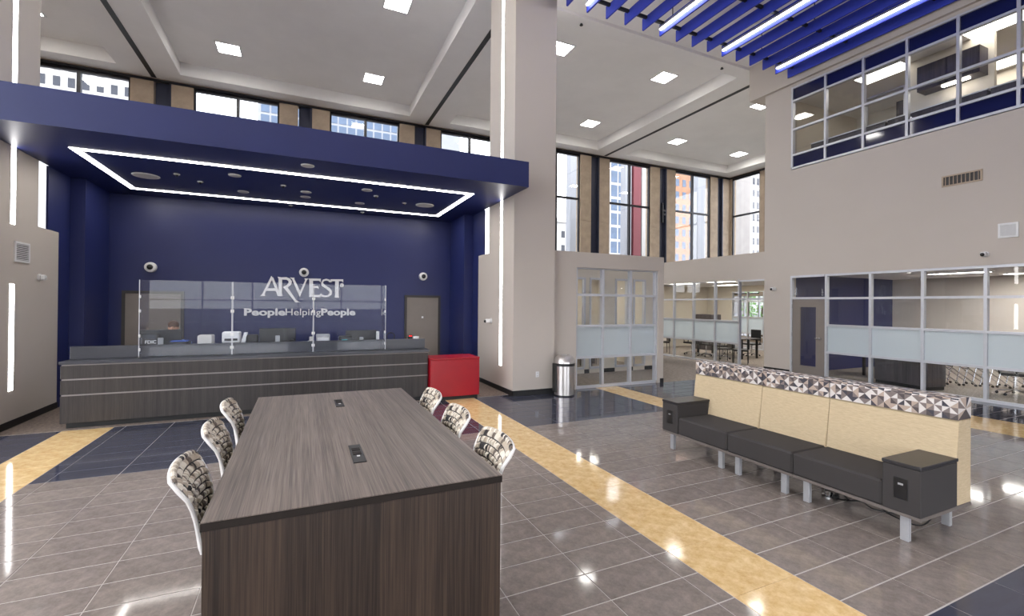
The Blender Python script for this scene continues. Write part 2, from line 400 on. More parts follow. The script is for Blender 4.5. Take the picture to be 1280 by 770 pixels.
GZ = 0
def glazing(axis, c, al, zl, frosted=(), navy=(), skip=(), fw=.055, depth=.10, label=None, m_frame=M_alu, m_pane=M_glass):
    """aluminium storefront on the plane axis=c: uprights at AL, rails at ZL; each upright, rail and pane its own part"""
    global GZ; GZ += 1
    def B(a0, a1, d0, d1, z0, z1): return (c + d0, c + d1, a0, a1, z0, z1) if axis == 0 else (a0, a1, c + d0, c + d1, z0, z1)
    a0, a1 = min(al), max(al)
    # sill track is the root
    root = struct(MB().box(*B(a0, a1, 0, depth, zl[0], zl[0] + fw)).build('window_%d' % GZ, m_frame), label, 'window')
    for z in zl[1:]: bx('rail', m_frame, root, *B(a0 + fw / 2, a1 - fw / 2, .004, depth, z - fw / 2, z + fw / 2))
    for a in al: bx('mullion', m_frame, root, *B(a - fw / 2, a + fw / 2, 0, depth + .004, zl[0] + fw, zl[-1] + fw / 2))
    sa = sorted(al)
    for i in range(len(sa) - 1):
        for j in range(len(zl) - 1):
            if (i, j) in skip: continue
            mt, nm = (M_frost, 'frosted_pane') if j in frosted else ((M_spandrel, 'spandrel_pane') if j in navy else (m_pane, 'pane'))
            bx(nm, mt, root, *B(sa[i] + fw / 2, sa[i + 1] - fw / 2, depth * .5 - .004, depth * .5 + .004, zl[j] + (fw if j == 0 else fw / 2), zl[j + 1] - fw / 2))
    return root
ZR = [0, .71, 1.43, 2.15, 2.77]
glazing(1, 8.84, [5.67, 6.41, 7.22, 8.01], ZR, frosted=(1,), label='glazed office front of three by four panes beside the steel bin')
ylow = [7.60 - 1.045 * k for k in range(0, 10)]
glazing(0, XR, ylow, ZR, frosted=(1,), label='long glazed conference room front behind the sofa')
yback = [10.285 + .94 * k for k in range(0, 9)]
glazing(0, XR, yback, ZR, frosted=(1,), label='glazed meeting room front beyond the corridor')
yup = [8.56 - .912 * k for k in range(0, 14)]
glazing(0, XR, yup, [5.85, 6.25, 6.98, 7.80, 8.18], navy=(0, 3), label='upper storey office window band above the wall grille')
# open doorway head beyond the corridor
struct(MB().box(XR, XR + .1, 9.39, 10.26, 2.70, 2.75).box(XR, XR + .1, 9.39, 10.26, 2.12, 2.18).build('trim_1', M_alu), 'aluminium door head of the open doorway', 'trim')

# ---- glazed conference room door with transom
d1 = struct(MB().box(XR, XR + .1, 8.525, YD, 0, 2.80).box(XR, XR + .1, 7.64, 8.525, 2.13, 2.19).box(XR, XR + .1, 7.64, 8.525, 2.74, 2.80).build('door_1', M_alu), 'grey conference room door with a narrow glass panel', 'door')
bx('transom_pane', M_glass, d1, XR + .046, XR + .054, 7.64, 8.525, 2.19, 2.74)
MB().box(XR + .02, XR + .065, 8.31, 8.522, .01, 2.125).box(XR + .02, XR + .065, 7.645, 7.87, .01, 2.125).box(XR + .02, XR + .065, 7.87, 8.31, 1.91, 2.125).box(XR + .02, XR + .065, 7.87, 8.31, .01, .28).build('leaf', M_doorgray, d1)
bx('pane', M_glass, d1, XR + .038, XR + .046, 7.87, 8.31, .28, 1.91)
MB().cyl((XR - .03, 7.745, 1.06), .03, .05, 0).box(XR - .05, XR - .028, 7.735, 7.87, 1.05, 1.075, .006).build('handle', M_chrome, d1, True)
for z in (.25, 1.08, 1.88): MB().cyl((XR + .01, 8.527, z), .012, .11).build('hinge', M_silver, d1)

# ---- doors in the navy wall
def flush_door(nm, x0, x1, lab, knob_x):
    d = struct(MB().box(x0, x0 + .06, 12.31, 12.35, 0, 2.14).box(x1 - .06, x1, 12.31, 12.35, 0, 2.14).box(x0 + .06, x1 - .06, 12.31, 12.35, 2.08, 2.14).build(nm, M_doordark), lab, 'door')
    bx('leaf', M_doorgray, d, x0 + .06, x1 - .06, 12.325, 12.35, .01, 2.08)
    MB().cyl((knob_x, 12.27, 1.03), .03, .055, 1).build('knob', M_steel, d, True)
    return d
flush_door('door_2', -3.50, -2.40, 'grey flush door with dark frame behind the acrylic screen', -2.56)
d3 = flush_door('door_3', 2.49, 3.47, 'grey flush door with dark frame beside the red cabinet', 2.66)
bx('sign_plate', M_white, d3, 2.95, 3.0, 12.318, 12.325, 1.52, 1.57)

# ---- ceiling: slab, beams, slots
ceil = struct(MB().box(-8.7, XE + .3, -6.2, YW + .3, ZC, ZC + .2).build('ceiling', M_ceil), 'white coffered lobby ceiling', 'ceiling')
BXS = [-4.5, 4.58, 13.5]
for bxx in BXS:
    prof = [(bxx - .82, ZC), (bxx - .82, ZS), (bxx + .82, ZS), (bxx + .82, ZC)]
    MB().prism(prof, 1, 10.35, 18.0).build('beam', M_ceil, ceil)
    if bxx < 13: MB().prism(prof, 1, -6, 9.05).build('beam', M_ceil, ceil)
    MB().box(bxx - .07, bxx + .07, 10.35, 18.55, ZS - .012, ZS + .02).build('slot', M_black, ceil)
MB().box(-8.6, XE, 18.0, YW, ZS, ZC).build('beam', M_ceil, ceil)
MB().box(XE - .9, XE, 9, 18.0, ZS, ZC).build('beam', M_ceil, ceil)
MB().box(-8.6, XP2 + .45, 9.05, 10.35, ZS, ZC).build('beam', M_ceil, ceil)
MB().box(XP2 + .45, XE, 9.88, 10.35, ZS, ZC).build('beam', M_ceil, ceil)
MB().box(XP2 + .45, 12.6, -6, 9.88, ZS + .08, ZC).build('dropped_panel', M_ceil, ceil)

# ---- exterior window wall
WP, W0, WWID = 4.305, .88, 2.60
wall = MB()
wins = []
for k in range(-3, 5):
    a = W0 + WP * k; wins.append((a, a + WWID))
wall.box(-8.6, XE + .3, YW, YW + .35, 0, 2.6)
wall.box(-8.6, XE + .3, YW, YW + .35, 9.19, ZC)
struct(wall.build('wall_back', M_stone), 'stone facade wall below and above the tall street windows', 'wall')
nwin = 10
def ext_window(axis, c, a0, a1, z0, z1, zt, lab, mid=True):
    global nwin; nwin += 1
    def B(a, b, d0, d1, z, w): return (a, b, c + d0, c + d1, z, w) if axis == 1 else (c + d0, c + d1, a, b, z, w)
    f = .06
    r = struct(MB().box(*B(a0, a1, .05, .17, z0, z0 + f)).box(*B(a0, a1, .05, .17, z1 - .11, z1)).box(*B(a0, a0 + f, .05, .17, z0 + f, z1 - .11)).box(*B(a1 - f, a1, .05, .17, z0 + f, z1 - .11)).build('window_%d' % nwin, M_blackmetal), lab, 'window')
    ms = [(a0 + a1) / 2] if mid else []
    for mm in ms: bx('mullion', M_blackmetal, r, *B(mm - .05, mm + .05, .04, .17, z0 + f, z1 - .11))
    bx('transom', M_blackmetal, r, *B(a0 + f, a1 - f, .045, .165, zt - .045, zt + .045))
    ed = [a0 + f] + [q for mm in ms for q in (mm - .05, mm + .05)] + [a1 - f]
    for i in range(0, len(ed), 2):
        for q0, q1 in ((z0 + f, zt - .045), (zt + .045, z1 - .11)):
            bx('pane', M_glass, r, *B(ed[i], ed[i + 1], .10, .108, q0, q1))
    return r
names = ['beyond the left pier', 'above the canopy over the small grille side', 'above the middle of the canopy', 'above the canopy towards the right pier', 'behind the right pier', 'right of the pier above the office front', 'with red cladding outside', 'facing the orange brick building']
for (a, b), nm in zip(wins, names):
    ext_window(1, YW, a, b, 2.6, 9.19, 7.02, 'tall black framed street window ' + nm)
# stone pilasters and dark recessed strips between the windows
np_ = 0
for k in range(-4, 5):
    a = W0 + WP * k + WWID; b = a + WP - WWID
    if k == 4: b = XE
    w1 = a + (b - a) * .36; w2 = a + (b - a) * .64
    for p, q in ((a, w1), (w2, b)):
        p_, q_ = max(p, -8.6), q
        if q_ <= p_: continue
        o = struct(MB().box(p_, q_, YW - .02, YW + .35, 2.6, 5.98).build('wall_pilaster', M_stone), 'tan stone pilaster between the street windows', 'pilaster')
        bx('upper_stone', M_stone, o, p_, q_, YW - .02, YW + .35, 5.99, 9.19)
    if w1 > -8.6: struct(MB().box(w1 + .03, w2 - .03, YW + .12, YW + .3, 2.6, 9.19).box(w2 - .06, w2, YW - .03, YW + .2, 2.6, 9.19).build('wall_recess_panel', M_darkpanel), 'dark recessed strip between stone pilasters', 'panel')
struct(MB().box(-8.6, XE, YW - .05, YW + .02, 9.16, 9.235).build('trim_2', M_blackmetal), 'black head trim along the street windows', 'trim')
# fixture on the recess between the two right windows
fx = thing('wall_bracket', 'small black bracket on the dark strip between street windows', 'bracket', (17.22, YW + .06, 6.3))
MB().box(-.05, .05, -.1, 0, 0, 1.05, .01).build('plate', M_blackmetal, fx)
for z in (.4, .6): MB().box(.05, .2, -.09, -.03, z, z + .1).build('arm', M_blackmetal, fx)
# right facade
struct(MB().box(XE, XE + .35, 9, 15.0, 0, 2.6).box(XE, XE + .35, 15.0, YW, 0, .25).box(XE, XE + .35, 15.0, YW, 2.5, 2.6).box(XE, XE + .35, 9, YW, 9.19, ZC).box(XE, XE + .35, 16.42, 16.70, 2.6, 9.19).box(XE, XE + .35, 18.45, YW, 2.6, 9.19).box(XE, XE + .35, 9, 14.1, 2.6, 9.19).build('wall_facade_right', M_stone), 'stone facade wall at the far right corner', 'wall')
ext_window(0, XE, 16.70, 18.45, 2.6, 9.19, 7.02, 'black framed street window at the far corner facing the white tower', mid=False)
ext_window(0, XE, 14.1, 16.42, 2.6, 9.19, 7.02, 'black framed street window hidden past the tall taupe wall', mid=False)
glazing(0, XE + .1, [15.0 + .9 * k for k in range(5)], [.25, 1.3, 2.5], label='street level window beyond the meeting room')
struct(MB().box(XE - .05, XE + .02, 9, YW, 9.16, 9.235).build('trim_3', M_blackmetal), 'black head trim along the right facade windows', 'trim')
# enclosing walls out of view
struct(MB().box(-8.8, -8.5, -6, YW + .3, 0, .6).box(-8.8, -8.5, -6, YW + .3, 8.9, ZC).box(-8.8, -8.5, -6, -5.2, .6, 8.9).box(-8.8, -8.5, 7.8, YW + .3, .6, 8.9).build('wall_left', M_wall), 'taupe side wall of the lobby around the added daylight windows', 'wall')
glazing(0, -8.7, [-5.2 + 1.857 * k for k in range(8)], [.6, 3.4, 6.2, 8.9], label='added unseen side windows bringing daylight into the lobby')  # windows out of view, added to let in more daylight from the side
struct(MB().box(-8.5, XE, -6.2, -6, 3.0, ZC).box(-8.5, -6, -6.2, -6, 0, ZC).box(11.5, XE, -6.2, -6, 0, ZC).build('wall_entrance', M_wall), 'taupe entrance wall of the lobby', 'wall')
glazing(1, -6.15, [-6 + 1.944 * k for k in range(10)], [0, 1.0, 2.0, 3.0], label='entrance glazing with white frames')
struct(MB().box(XE, XE + .3, -6, 9, 0, ZC).build('wall_far_right', M_wall), 'plain end wall beyond the offices', 'wall')

# ---- rooms behind the office glazing
struct(MB().box(XR + .25, 18.2, 8.62, 8.75, 0, 2.85).build('wall_conference_left', M_navy), 'navy side wall inside the conference room', 'wall')
struct(MB().box(18.0, 18.2, -4, 8.62, 0, 2.85).build('wall_conference_back', M_wall), 'taupe back wall inside the conference room', 'wall')
struct(MB().box(XR + .1, 18.2, -4.2, -4, 0, 2.85).build('wall_conference_right', M_wall))
struct(MB().box(XR + .1, 18.2, -4.2, 8.75, 2.85, 2.95).build('ceiling_conference', M_ceil))
# upper offices
struct(MB().box(XR + .05, 18.2, -4.2, 9.3, 5.55, 5.80).build('floor_upper', M_carpet))
struct(MB().box(XR + .1, 18.2, -4.2, 9.3, 8.30, 8.4).build('ceiling_upper', M_ceil))
struct(MB().box(17.0, 17.2, -4.2, 9.3, 5.8, 8.3).box(XR + .1, 17, 9.2, 9.3, 5.8, 8.3).box(XR + .1, 17, -4.2, -4.1, 5.8, 8.3).box(14.6, 17.0, 4.35, 4.47, 5.8, 8.3).build('wall_upper_office', M_cream), 'cream wall inside the upper offices', 'wall')
# meeting room beyond the corridor (right) with a glazed end
struct(MB().box(XR + .1, 18.3, 16.5, 16.62, 0, 3.0).box(18.2, 18.3, 9.4, 11.9, 0, 3.0).box(18.2, 18.3, 15.1, 16.5, 0, 3.0).box(18.2, 18.3, 11.9, 15.1, 2.6, 3.0).build('wall_meeting_back', M_cream), 'cream walls inside the meeting room', 'wall')
struct(MB().box(XR + .25, 18.3, 9.39, 16.6, 2.85, 2.95).build('ceiling_meeting', M_ceil))
glazing(0, 18.22, [11.9 + .8 * k for k in range(5)], [0, .71, 1.43, 2.15, 2.6], frosted=(1,), label='far glazed end of the meeting room')
# corridor wall behind the front office partition
CB = 10.8
cw = MB()
ops = [(6.4, 7.2), (7.36, 7.84), (8.24, 8.70), (8.90, 9.34)]
xs_ = [5.0] + [q for o_ in ops for q in o_] + [10.0]
for i in range(0, len(xs_), 2): cw.box(xs_[i], xs_[i + 1], CB, CB + .15, 0, 3.0)
for a, b in ops: cw.box(a, b, CB, CB + .15, 2.68, 3.0).box(a, b, CB, CB + .15, 0, .12)
struct(cw.build('wall_corridor', M_cream), 'taupe inner wall with framed windows seen through the office front', 'wall')
struct(MB().box(7.2, 7.36, CB - .012, CB, 0, .11).box(7.84, 8.24, CB - .012, CB, 0, .11).box(8.70, 8.90, CB - .012, CB, 0, .11).box(9.34, 10, CB - .012, CB, 0, .11).build('baseboard_corridor', M_black))
for a, b in ops: glazing(1, CB - .03, [a + .02, b - .02], [.12, .72, 1.33, 2.66], frosted=(1,), label='framed inner window behind the office front')
struct(MB().box(5.0, 10.0, 14.0, 14.15, 0, 3.0).box(9.9, 10.0, CB + .15, 14, 0, 3.0).build('wall_inner_office', M_cream), 'cream wall of the inner office', 'wall')
struct(MB().box(5.0, 10.0, CB, 14.15, 3.0, 3.1).build('ceiling_inner_office', M_ceil))

# ================================================================== LIGHTS OF THE PLACE
def ceiling_panel():
    t = thing('ceiling_light', 'square recessed white light panel in the coffered ceiling', 'ceiling light', (0, 0, 0), 0, 'square light panels of the coffered ceiling')
    MB().box(-.34, .34, -.34, -.30, -.02, 0).box(-.34, .34, .30, .34, -.02, 0).box(-.34, -.30, -.30, .30, -.02, 0).box(.30, .34, -.30, .30, -.02, 0).build('frame', M_white, t)
    MB().box(-.30, .30, -.30, .30, -.012, 0).build('diffuser', E_panel, t)
    return t
spots = [(x, y) for y in (12.0, 16.4) for x in (-2.13, 2.17, 7.05, 11.13, 16.05, 20.2)] + [(x, y) for y in (7.6, 3.2, -1.2) for x in (-2.13, 2.17)] + [(-6.8, y) for y in (16.4, 12., 7.6, 3.2, -1.2)]  # rows out of view repeat the grid, added for general illumination
pl = None
for x, y in spots:
    lb = 'square white light panel in the ceiling coffer ' + ('beyond the left pier' if x < -5 else 'above the navy canopy' if x < 5 else 'between the right pier and the taupe bulkhead' if x < 12 else 'at the far street corner')
    if pl is None: pl = ceiling_panel(); pl.location = (x, y, ZC); pl['label'] = lb
    else: dup(pl, (x, y, ZC), 0, lb)

# led strips set into the piers
def led(nm, lab, x, sx, y0, y1, z0, z1, grp=None):
    t = thing(nm, lab, 'light strip', (x + (.001 if sx > 0 else -.001), (y0 + y1) / 2, z0), 0, grp)
    h = (y1 - y0) / 2
    a, b = (0, .006) if sx > 0 else (-.006, 0)
    MB().box(a, b, -h, h, 0, z1 - z0).build('diffuser', E_strip, t)
    c, d = (0, .008) if sx > 0 else (-.008, 0)
    MB().box(c, d, -h - .008, -h, 0, z1 - z0).box(c, d, h, h + .008, 0, z1 - z0).build('channel', M_white, t)
led('led_strip', 'short vertical white light strip low on the left pier beside the counter', XL, 1, 9.25, 9.38, .56, 2.15)
led('led_strip', 'long vertical white light strip high on the left pier crossing the canopy end', XL, 1, 9.25, 9.38, 3.05, ZS - .05)
led('led_strip', 'full height vertical white light strip on the right pier beside the red cabinet', XP, -1, 9.23, 9.36, .565, ZS - .05)
led('led_strip', 'vertical white light strip on the office side of the right pier', XP2, 1, 9.23, 9.36, 3.2, ZS - .05)
led('led_strip', 'vertical white light strip on the outer side of the left pier', -4.95, -1, 9.23, 9.36, .56, ZS - .05)

# rectangular led frame in the canopy soffit
lf = thing('led_frame_light', 'white rectangular frame of light in the navy canopy soffit', 'ceiling light', (0, 10.33, 4.206))
a, b, c, d, w_ = -3.20, 3.225, 8.97 - 10.33, 11.70 - 10.33, .10
for q in ((a, b, c, c + w_), (a, b, d - w_, d), (a, a + w_, c + w_, d - w_), (b - w_, b, c + w_, d - w_)):
    MB().box(*q, -.006, 0).build('light_bar', E_canopy, lf)

# soffit fixtures
def disc(nm, lab, cat, r, loc, grp, knob=False):
    t = thing(nm, lab, cat, loc, 0, grp)
    MB().lathe([(r, 0), (r, -.008), (r * .93, -.014)][::-1], n=24).build('rim', M_white, t, True)
    MB().lathe([(r * .84, -.0145), (r * .6, -.019 if knob else -.016)][::-1], n=20).build('grille', M_paper, t, True)
    if knob: MB().ball((0, 0, -.03), r * .45, 8).build('sensor_eye', M_screen, t, True)
for x, y in ((-2.616, 10.367), (2.567, 10.51)): disc('ceiling_speaker', 'large round white speaker in the navy canopy soffit', 'speaker', .21, (x, y, 4.206), 'large round soffit speakers')
for x, y in ((-1.132, 9.602), (.059, 8.367), (1.167, 9.636), (-1.138, 10.946), (.048, 10.381), (.042, 10.864), (1.175, 10.989)):
    disc('downlight', 'small round white downlight in the navy canopy soffit', 'downlight', .105, (x, y, 4.206), 'small round soffit downlights')
for x, y in ((-2.075, 9.984), (-1.791, 10.41), (-.36, 10.01), (1.409, 10.093), (2.09, 10.498), (-.271, 11.98), (1.353, 12.04)):
    disc('ceiling_sensor', 'tiny round white sensor in the navy canopy soffit', 'sensor', .05, (x, y, 4.206), 'tiny soffit sensors', True)

# blue baffles of the second bay and their linear lights
BZ, BY1, BY0 = 8.42, 8.55, -4.0
bxs = [12.50 - .523 * k for k in range(16)]
bme = MB().box(-.02, .02, BY0, BY1, 0, .27).mesh('ceiling_baffle', M_blue)
rails_y = (8.40, 7.0, 5.2, 3.4, 1.6, -.2, -2., -3.7)
for i, x in enumerate(bxs):
    o = put('ceiling_baffle', bme, None, (x, 0, BZ)); tag(o, 'blue ceiling baffle blade nearest the taupe bulkhead' if i == 0 else 'blue ceiling baffle blade with a light bar on its side' if i in (1, 5, 9, 13) else 'plain blue ceiling baffle blade without a light bar', 'baffle', 'blue ceiling baffles')
for i, x in enumerate(bxs):
    if i in (1, 5, 9, 13):
        t = thing('linear_light', 'long white linear light bar clipped to a blue baffle', 'light bar', (x - .06, 0, BZ + .09), 0, 'light bars among the blue baffles')
        MB().box(-.03, .03, BY0, BY1 - .06, .035, .09).build('housing', M_silver, t)
        MB().box(-.026, .026, BY0 + .02, BY1 - .08, .005, .035).build('diffuser', E_bar, t)
for y in rails_y:
    t = thing('baffle_rail', 'black rail at the free ends of the blue baffles' if y > 8 else 'black rail holding the blue ceiling baffles along their length', 'rail', (0, y, BZ + .20), 0, 'black rails between the blue baffles')
    for i in range(len(bxs) - 1): bx('channel', M_black, t, bxs[i + 1] + .021, bxs[i] - .021, -.03, .03, 0, .06)
    for x in (4.9, 8.05, 11.2): MB().cyl((x, 0, .06), .012, ZS + .08 - BZ - .26, n=6).build('hanger', M_black, t)
for x, y in ((6.57, 10.12), (11.7, 10.12)):
    t = thing('ceiling_sprinkler', 'small black sprinkler head on the white beam', 'sprinkler', (x, y, ZS), 0, 'sprinkler heads on the beam')
    MB().lathe([(.01, -.05), (.045, -.045), (.045, -.03), (.015, -.025), (.03, 0)], n=12).build('head', M_black, t)

def office_light(x, y, z, sx=.6, sy=1.2, lab='flat office ceiling light', grp=None, em=None):
    t = thing('office_light', lab, 'ceiling light', (x, y, z), 0, grp)
    MB().box(-sx / 2 - .03, sx / 2 + .03, -sy / 2 - .03, -sy / 2, -.02, 0).box(-sx / 2 - .03, sx / 2 + .03, sy / 2, sy / 2 + .03, -.02, 0).box(-sx / 2 - .03, -sx / 2, -sy / 2, sy / 2, -.02, 0).box(sx / 2, sx / 2 + .03, -sy / 2, sy / 2, -.02, 0).build('frame', M_white, t)
    MB().box(-sx / 2, sx / 2, -sy / 2, sy / 2, -.012, 0).build('diffuser', em or E_office, t)
for x, y in ((15.6, 6.0), (15.4, 3.9), (15.6, 1.6), (17.0, 5.0)): office_light(x, y, 2.85, .25, 1.2, 'slim linear ceiling light in the conference room', 'conference room lights', E_conf)
for x, y in ((14.3, 7.1), (14.1, 4.75), (14.1, 2.2), (16.5, 5.6), (14.1, -.6)): office_light(x, y, 8.30, .6, 1.1, 'white office ceiling light behind the upper windows', 'upper office lights', E_upper)
for x, y in ((14.3, 10.6), (14.3, 12.4), (14.5, 14.4), (16.8, 11.6), (16.8, 14.2)): office_light(x, y, 2.85, .6, 1.1, 'white ceiling light in the meeting room beyond the corridor', 'meeting room lights')
for x, y in ((6.3, 12.4), (8.3, 12.4)): office_light(x, y, 3.0, .6, 1.1, 'white ceiling light in the inner office', 'inner office lights')

# ================================================================== WALL FIXTURES
def grille(name, lab, cat, face, loc, w, h, slats, vertical=False, m=M_white):
    """face 0: on an x-wall facing -x, 1: facing +x"""
    s = 1 if face else -1
    t = thing(name, lab, cat, loc)
    X = sorted((0, s * .02)); f = .03
    MB().box(*X, -w / 2, w / 2, -h / 2, -h / 2 + f).box(*X, -w / 2, w / 2, h / 2 - f, h / 2).box(*X, -w / 2, -w / 2 + f, -h / 2 + f, h / 2 - f).box(*X, w / 2 - f, w / 2, -h / 2 + f, h / 2 - f).build('frame', m, t)
    MB().box(*sorted((0, s * .004)), -w / 2 + f, w / 2 - f, -h / 2 + f, h / 2 - f).build('dark_gap_backing', M_doordark, t)
    n = slats
    for k in range(n):
        if vertical:
            y = -w / 2 + f + (w - 2 * f) * (k + .5) / n; bx('slat', m, t, *sorted((s * .004, s * .017)), y - .006, y + .006, -h / 2 + f, h / 2 - f)
        else:
            z = -h / 2 + f + (h - 2 * f) * (k + .5) / n; bx('slat', m, t, *sorted((s * .004, s * .017)), -w / 2 + f, w / 2 - f, z - .006, z + .006)
    return t
grille('vent_grille', 'white square louvred grille on the left pier', 'vent', 1, (XL, 9.57, 2.65), .41, .31, 9)
vg = grille('vent_grille', 'long cream register with dark openings below the upper windows', 'vent', 0, (XR, 4.84, 4.67), .66, .24, 9, True, M_stone)
grille('wall_speaker', 'white square speaker panel on the tall taupe wall', 'speaker', 0, (XR, 4.13, 3.47), .29, .29, 14)
def wall_cam(lab, loc, rotz, eye=True):
    t = thing('security_camera', lab, 'camera', loc, rotz)
    MB().cyl((0, -.02, 0), .06, .02, 1).build('mount', M_white, t, True)
    MB().box(-.045, .045, -.15 if eye else -.09, -.02, -.045, .045, .02).build('housing', M_white, t)
    if eye: MB().ball((0, -.15, -.01), .035, 8).build('lens', M_screen, t, True)
    else: MB().box(-.03, .03, -.095, -.089, -.035, .0, .002).build('window', M_paper, t)
wall_cam('white security camera beside the conference room door', (XR, 9.06, 2.44), -PI / 2)
wall_cam('white security camera over the conference room glazing', (XR, 4.46, 3.02), -PI / 2)
wall_cam('white wall sensor beside the grille on the left pier', (XL, 10.1, 2.29), PI / 2, False)
wall_cam('small white sensor at counter height on the right pier', (XP, 9.87, 1.53), -PI / 2)
for x, lab in ((-3.005, 'white dome camera above the left navy wall door'), (.03, 'white dome camera above the silver sign'), (2.98, 'white dome camera above the door near the red cabinet')):
    t = thing('dome_camera', lab, 'camera', (x, 12.35, 2.655))
    MB().lathe([(.055, -.10), (.105, -.085), (.11, -.04), (.11, 0)], axis=1, n=20).build('housing', M_white, t, True)
    MB().ball((0, -.10, 0), .058, 10).build('dome', M_screen, t, True)
t = thing('wall_outlet', 'white power outlet low on the right pier near the bin', 'outlet', (4.574, 8.65, .424))
MB().box(-.038, .038, -.008, 0, -.06, .06, .003).build('plate', M_white, t)
for z in (-.028, .028): MB().box(-.015, .015, -.011, -.008, z - .014, z + .014).build('socket', M_paper, t)

# ---- silver sign on the navy wall
SIGN = {
'A': [[(-0.678,2.547),(-0.648,2.49),(-0.822,2.099),(-0.784,2.064),(-0.916,2.062),(-0.869,2.098)],[(-0.689,2.526),(-0.637,2.507),(-0.473,2.073),(-0.543,2.072)],[(-0.76,2.248),(-0.567,2.252),(-0.552,2.19),(-0.786,2.185)]],
'R': [[(-0.547,2.531),(-0.449,2.513),(-0.449,2.101),(-0.426,2.069),(-0.552,2.067),(-0.523,2.1),(-0.524,2.479)],[(-0.453,2.517),(-0.355,2.525),(-0.278,2.493),(-0.235,2.43),(-0.25,2.349),(-0.314,2.288),(-0.413,2.256),(-0.428,2.277),(-0.413,2.298),(-0.343,2.336),(-0.306,2.394),(-0.312,2.437),(-0.354,2.465),(-0.453,2.466)],[(-0.419,2.277),(-0.343,2.304),(-0.138,1.978),(-0.056,1.919),(-0.157,1.922)]],
'V': [[(-0.282,2.518),(-0.178,2.517),(-0.186,2.489),(-0.037,2.172),(-0.061,2.049),(-0.232,2.482)],[(0.041,2.507),(0.13,2.506),(0.099,2.472),(-0.058,2.05),(-0.076,2.118),(0.059,2.471)]],
'E': [[(0.13,2.506),(0.233,2.509),(0.237,2.058),(0.134,2.057),(0.154,2.083),(0.15,2.478)],[(0.233,2.509),(0.413,2.51),(0.408,2.421),(0.377,2.461),(0.233,2.457)],[(0.235,2.329),(0.362,2.33),(0.363,2.241),(0.341,2.28),(0.235,2.277)],[(0.237,2.11),(0.383,2.108),(0.416,2.153),(0.405,2.052),(0.237,2.056)]],
'T': [[(0.636,2.504),(0.936,2.513),(0.937,2.429),(0.903,2.466),(0.67,2.459),(0.65,2.417)],[(0.746,2.461),(0.831,2.464),(0.83,2.085),(0.853,2.05),(0.727,2.048),(0.747,2.083)]],
'dot': [[(0.907 + .046 * math.cos(k * PI / 8), 2.361 + .052 * math.sin(k * PI / 8)) for k in range(16)]]}
SO = [(.649,2.453),(.612,2.496),(.54,2.514),(.462,2.491),(.422,2.417),(.437,2.336),(.505,2.283),(.574,2.236),(.617,2.188),(.613,2.151),(.577,2.105),(.515,2.095),(.453,2.111),(.429,2.148)]
SI = [(.617,2.424),(.592,2.457),(.541,2.471),(.486,2.455),(.462,2.413),(.484,2.378),(.539,2.337),(.613,2.287),(.674,2.213),(.667,2.119),(.594,2.065),(.513,2.051),(.433,2.073),(.397,2.122)]
SIGN['S'] = [[SO[i], SO[i + 1], SI[i + 1], SI[i]] for i in range(13)]
sg = thing('wall_sign', 'silver raised name letters with a tagline on the navy wall', 'sign', (0, 12.35, 2.0))
for ch in 'ARVEST':
    mb = MB()
    for i, q in enumerate(SIGN[ch]): mb.prism([(x, z - 2.0) for x, z in q], 1, -.055 - .0007 * i, 0)
    mb.build('letter', M_letter, sg)
MB().prism([(x, z - 2.0) for x, z in SIGN['dot'][0]], 1, -.05, 0).build('trademark_dot', M_letter, sg)
def text_mesh(body, off):
    c = bpy.data.curves.new('glyph', 'FONT'); c.body = body; c.offset = off; c.extrude = .5; c.resolution_u = 3
    o = bpy.data.objects.new('glyph', c); me = bpy.data.meshes.new_from_object(o)
    bpy.data.objects.remove(o); bpy.data.curves.remove(c)
    return me
def text_w(body):
    me = text_mesh(body, 0); xs = [v.co.x for v in me.vertices]; bpy.data.meshes.remove(me)
    return (min(xs), max(xs)) if xs else (0, 0)
def lettering(word, x0, x1, zb, cap, y, off, mt, parent, depth, name='letter'):
    """each glyph a raised mesh letter on the plane y, the word fitted to x0..x1"""
    a, b = text_w(word); k = (x1 - x0) / (b - a); base = text_w('|')[1]
    capu = .73
    for i, ch in enumerate(word):
        adv = text_w(word[:i] + '|')[1] - base if i else 0
        me = text_mesh(ch, off)
        for v in me.vertices:
            X, Y, Z = v.co
            v.co = (x0 + (X + adv - a) * k, y - depth if Z > 0 else y, zb + Y * cap / capu)
        me.materials.append(mt); put(name, me, parent)
for wrd, x0, x1, off in (('People', -1.224, -.385, .035), ('Helping', -.365, .42, .006), ('People', .44, 1.225, .035)):
    lettering(wrd, x0, x1, 1.605 - 2.0, .165, 0, off, M_letter, sg, .03)

# ================================================================== TELLER COUNTER
CX0, CX1, CYF = -3.235, 2.265, 8.90
tc = thing('teller_counter', 'long charcoal wood teller counter with thin metal lines', 'counter', (-.48, 9.3, 0))
def T(x0, x1, y0, y1, z0, z1): return (x0 + .48, x1 + .48, y0 - 9.3, y1 - 9.3, z0, z1)
MB().box(*T(CX0 + .05, CX1 - .08, CYF + .07, 9.95, 0, .09)).build('toe_kick', M_black, tc)
for z0, z1 in ((.09, .495), (.515, .728), (.748, .945)):
    MB().box(*T(CX0, CX1, CYF, 9.22, z0, z1), .003).build('front_panel', M_counter, tc)
for z in (.495, .728, .945):
    MB().box(*T(CX0 + .02, CX1 + .0, CYF - .006, 9.2, z, z + .02)).build('metal_line', M_trimline, tc)
MB().box(*T(CX0 - .01, CX1 + .02, CYF - .03, 9.24, .965, 1.01), .004).build('customer_ledge', M_cgray, tc)
MB().box(*T(CX0 + .01, CX1 + .005, 9.18, 9.24, 1.01, 1.205), .004).build('screen_panel', M_cgray, tc)
MB().box(*T(CX0, CX0 + .04, 9.22, 9.95, .09, .95)).build('side_panel', M_counter, tc)
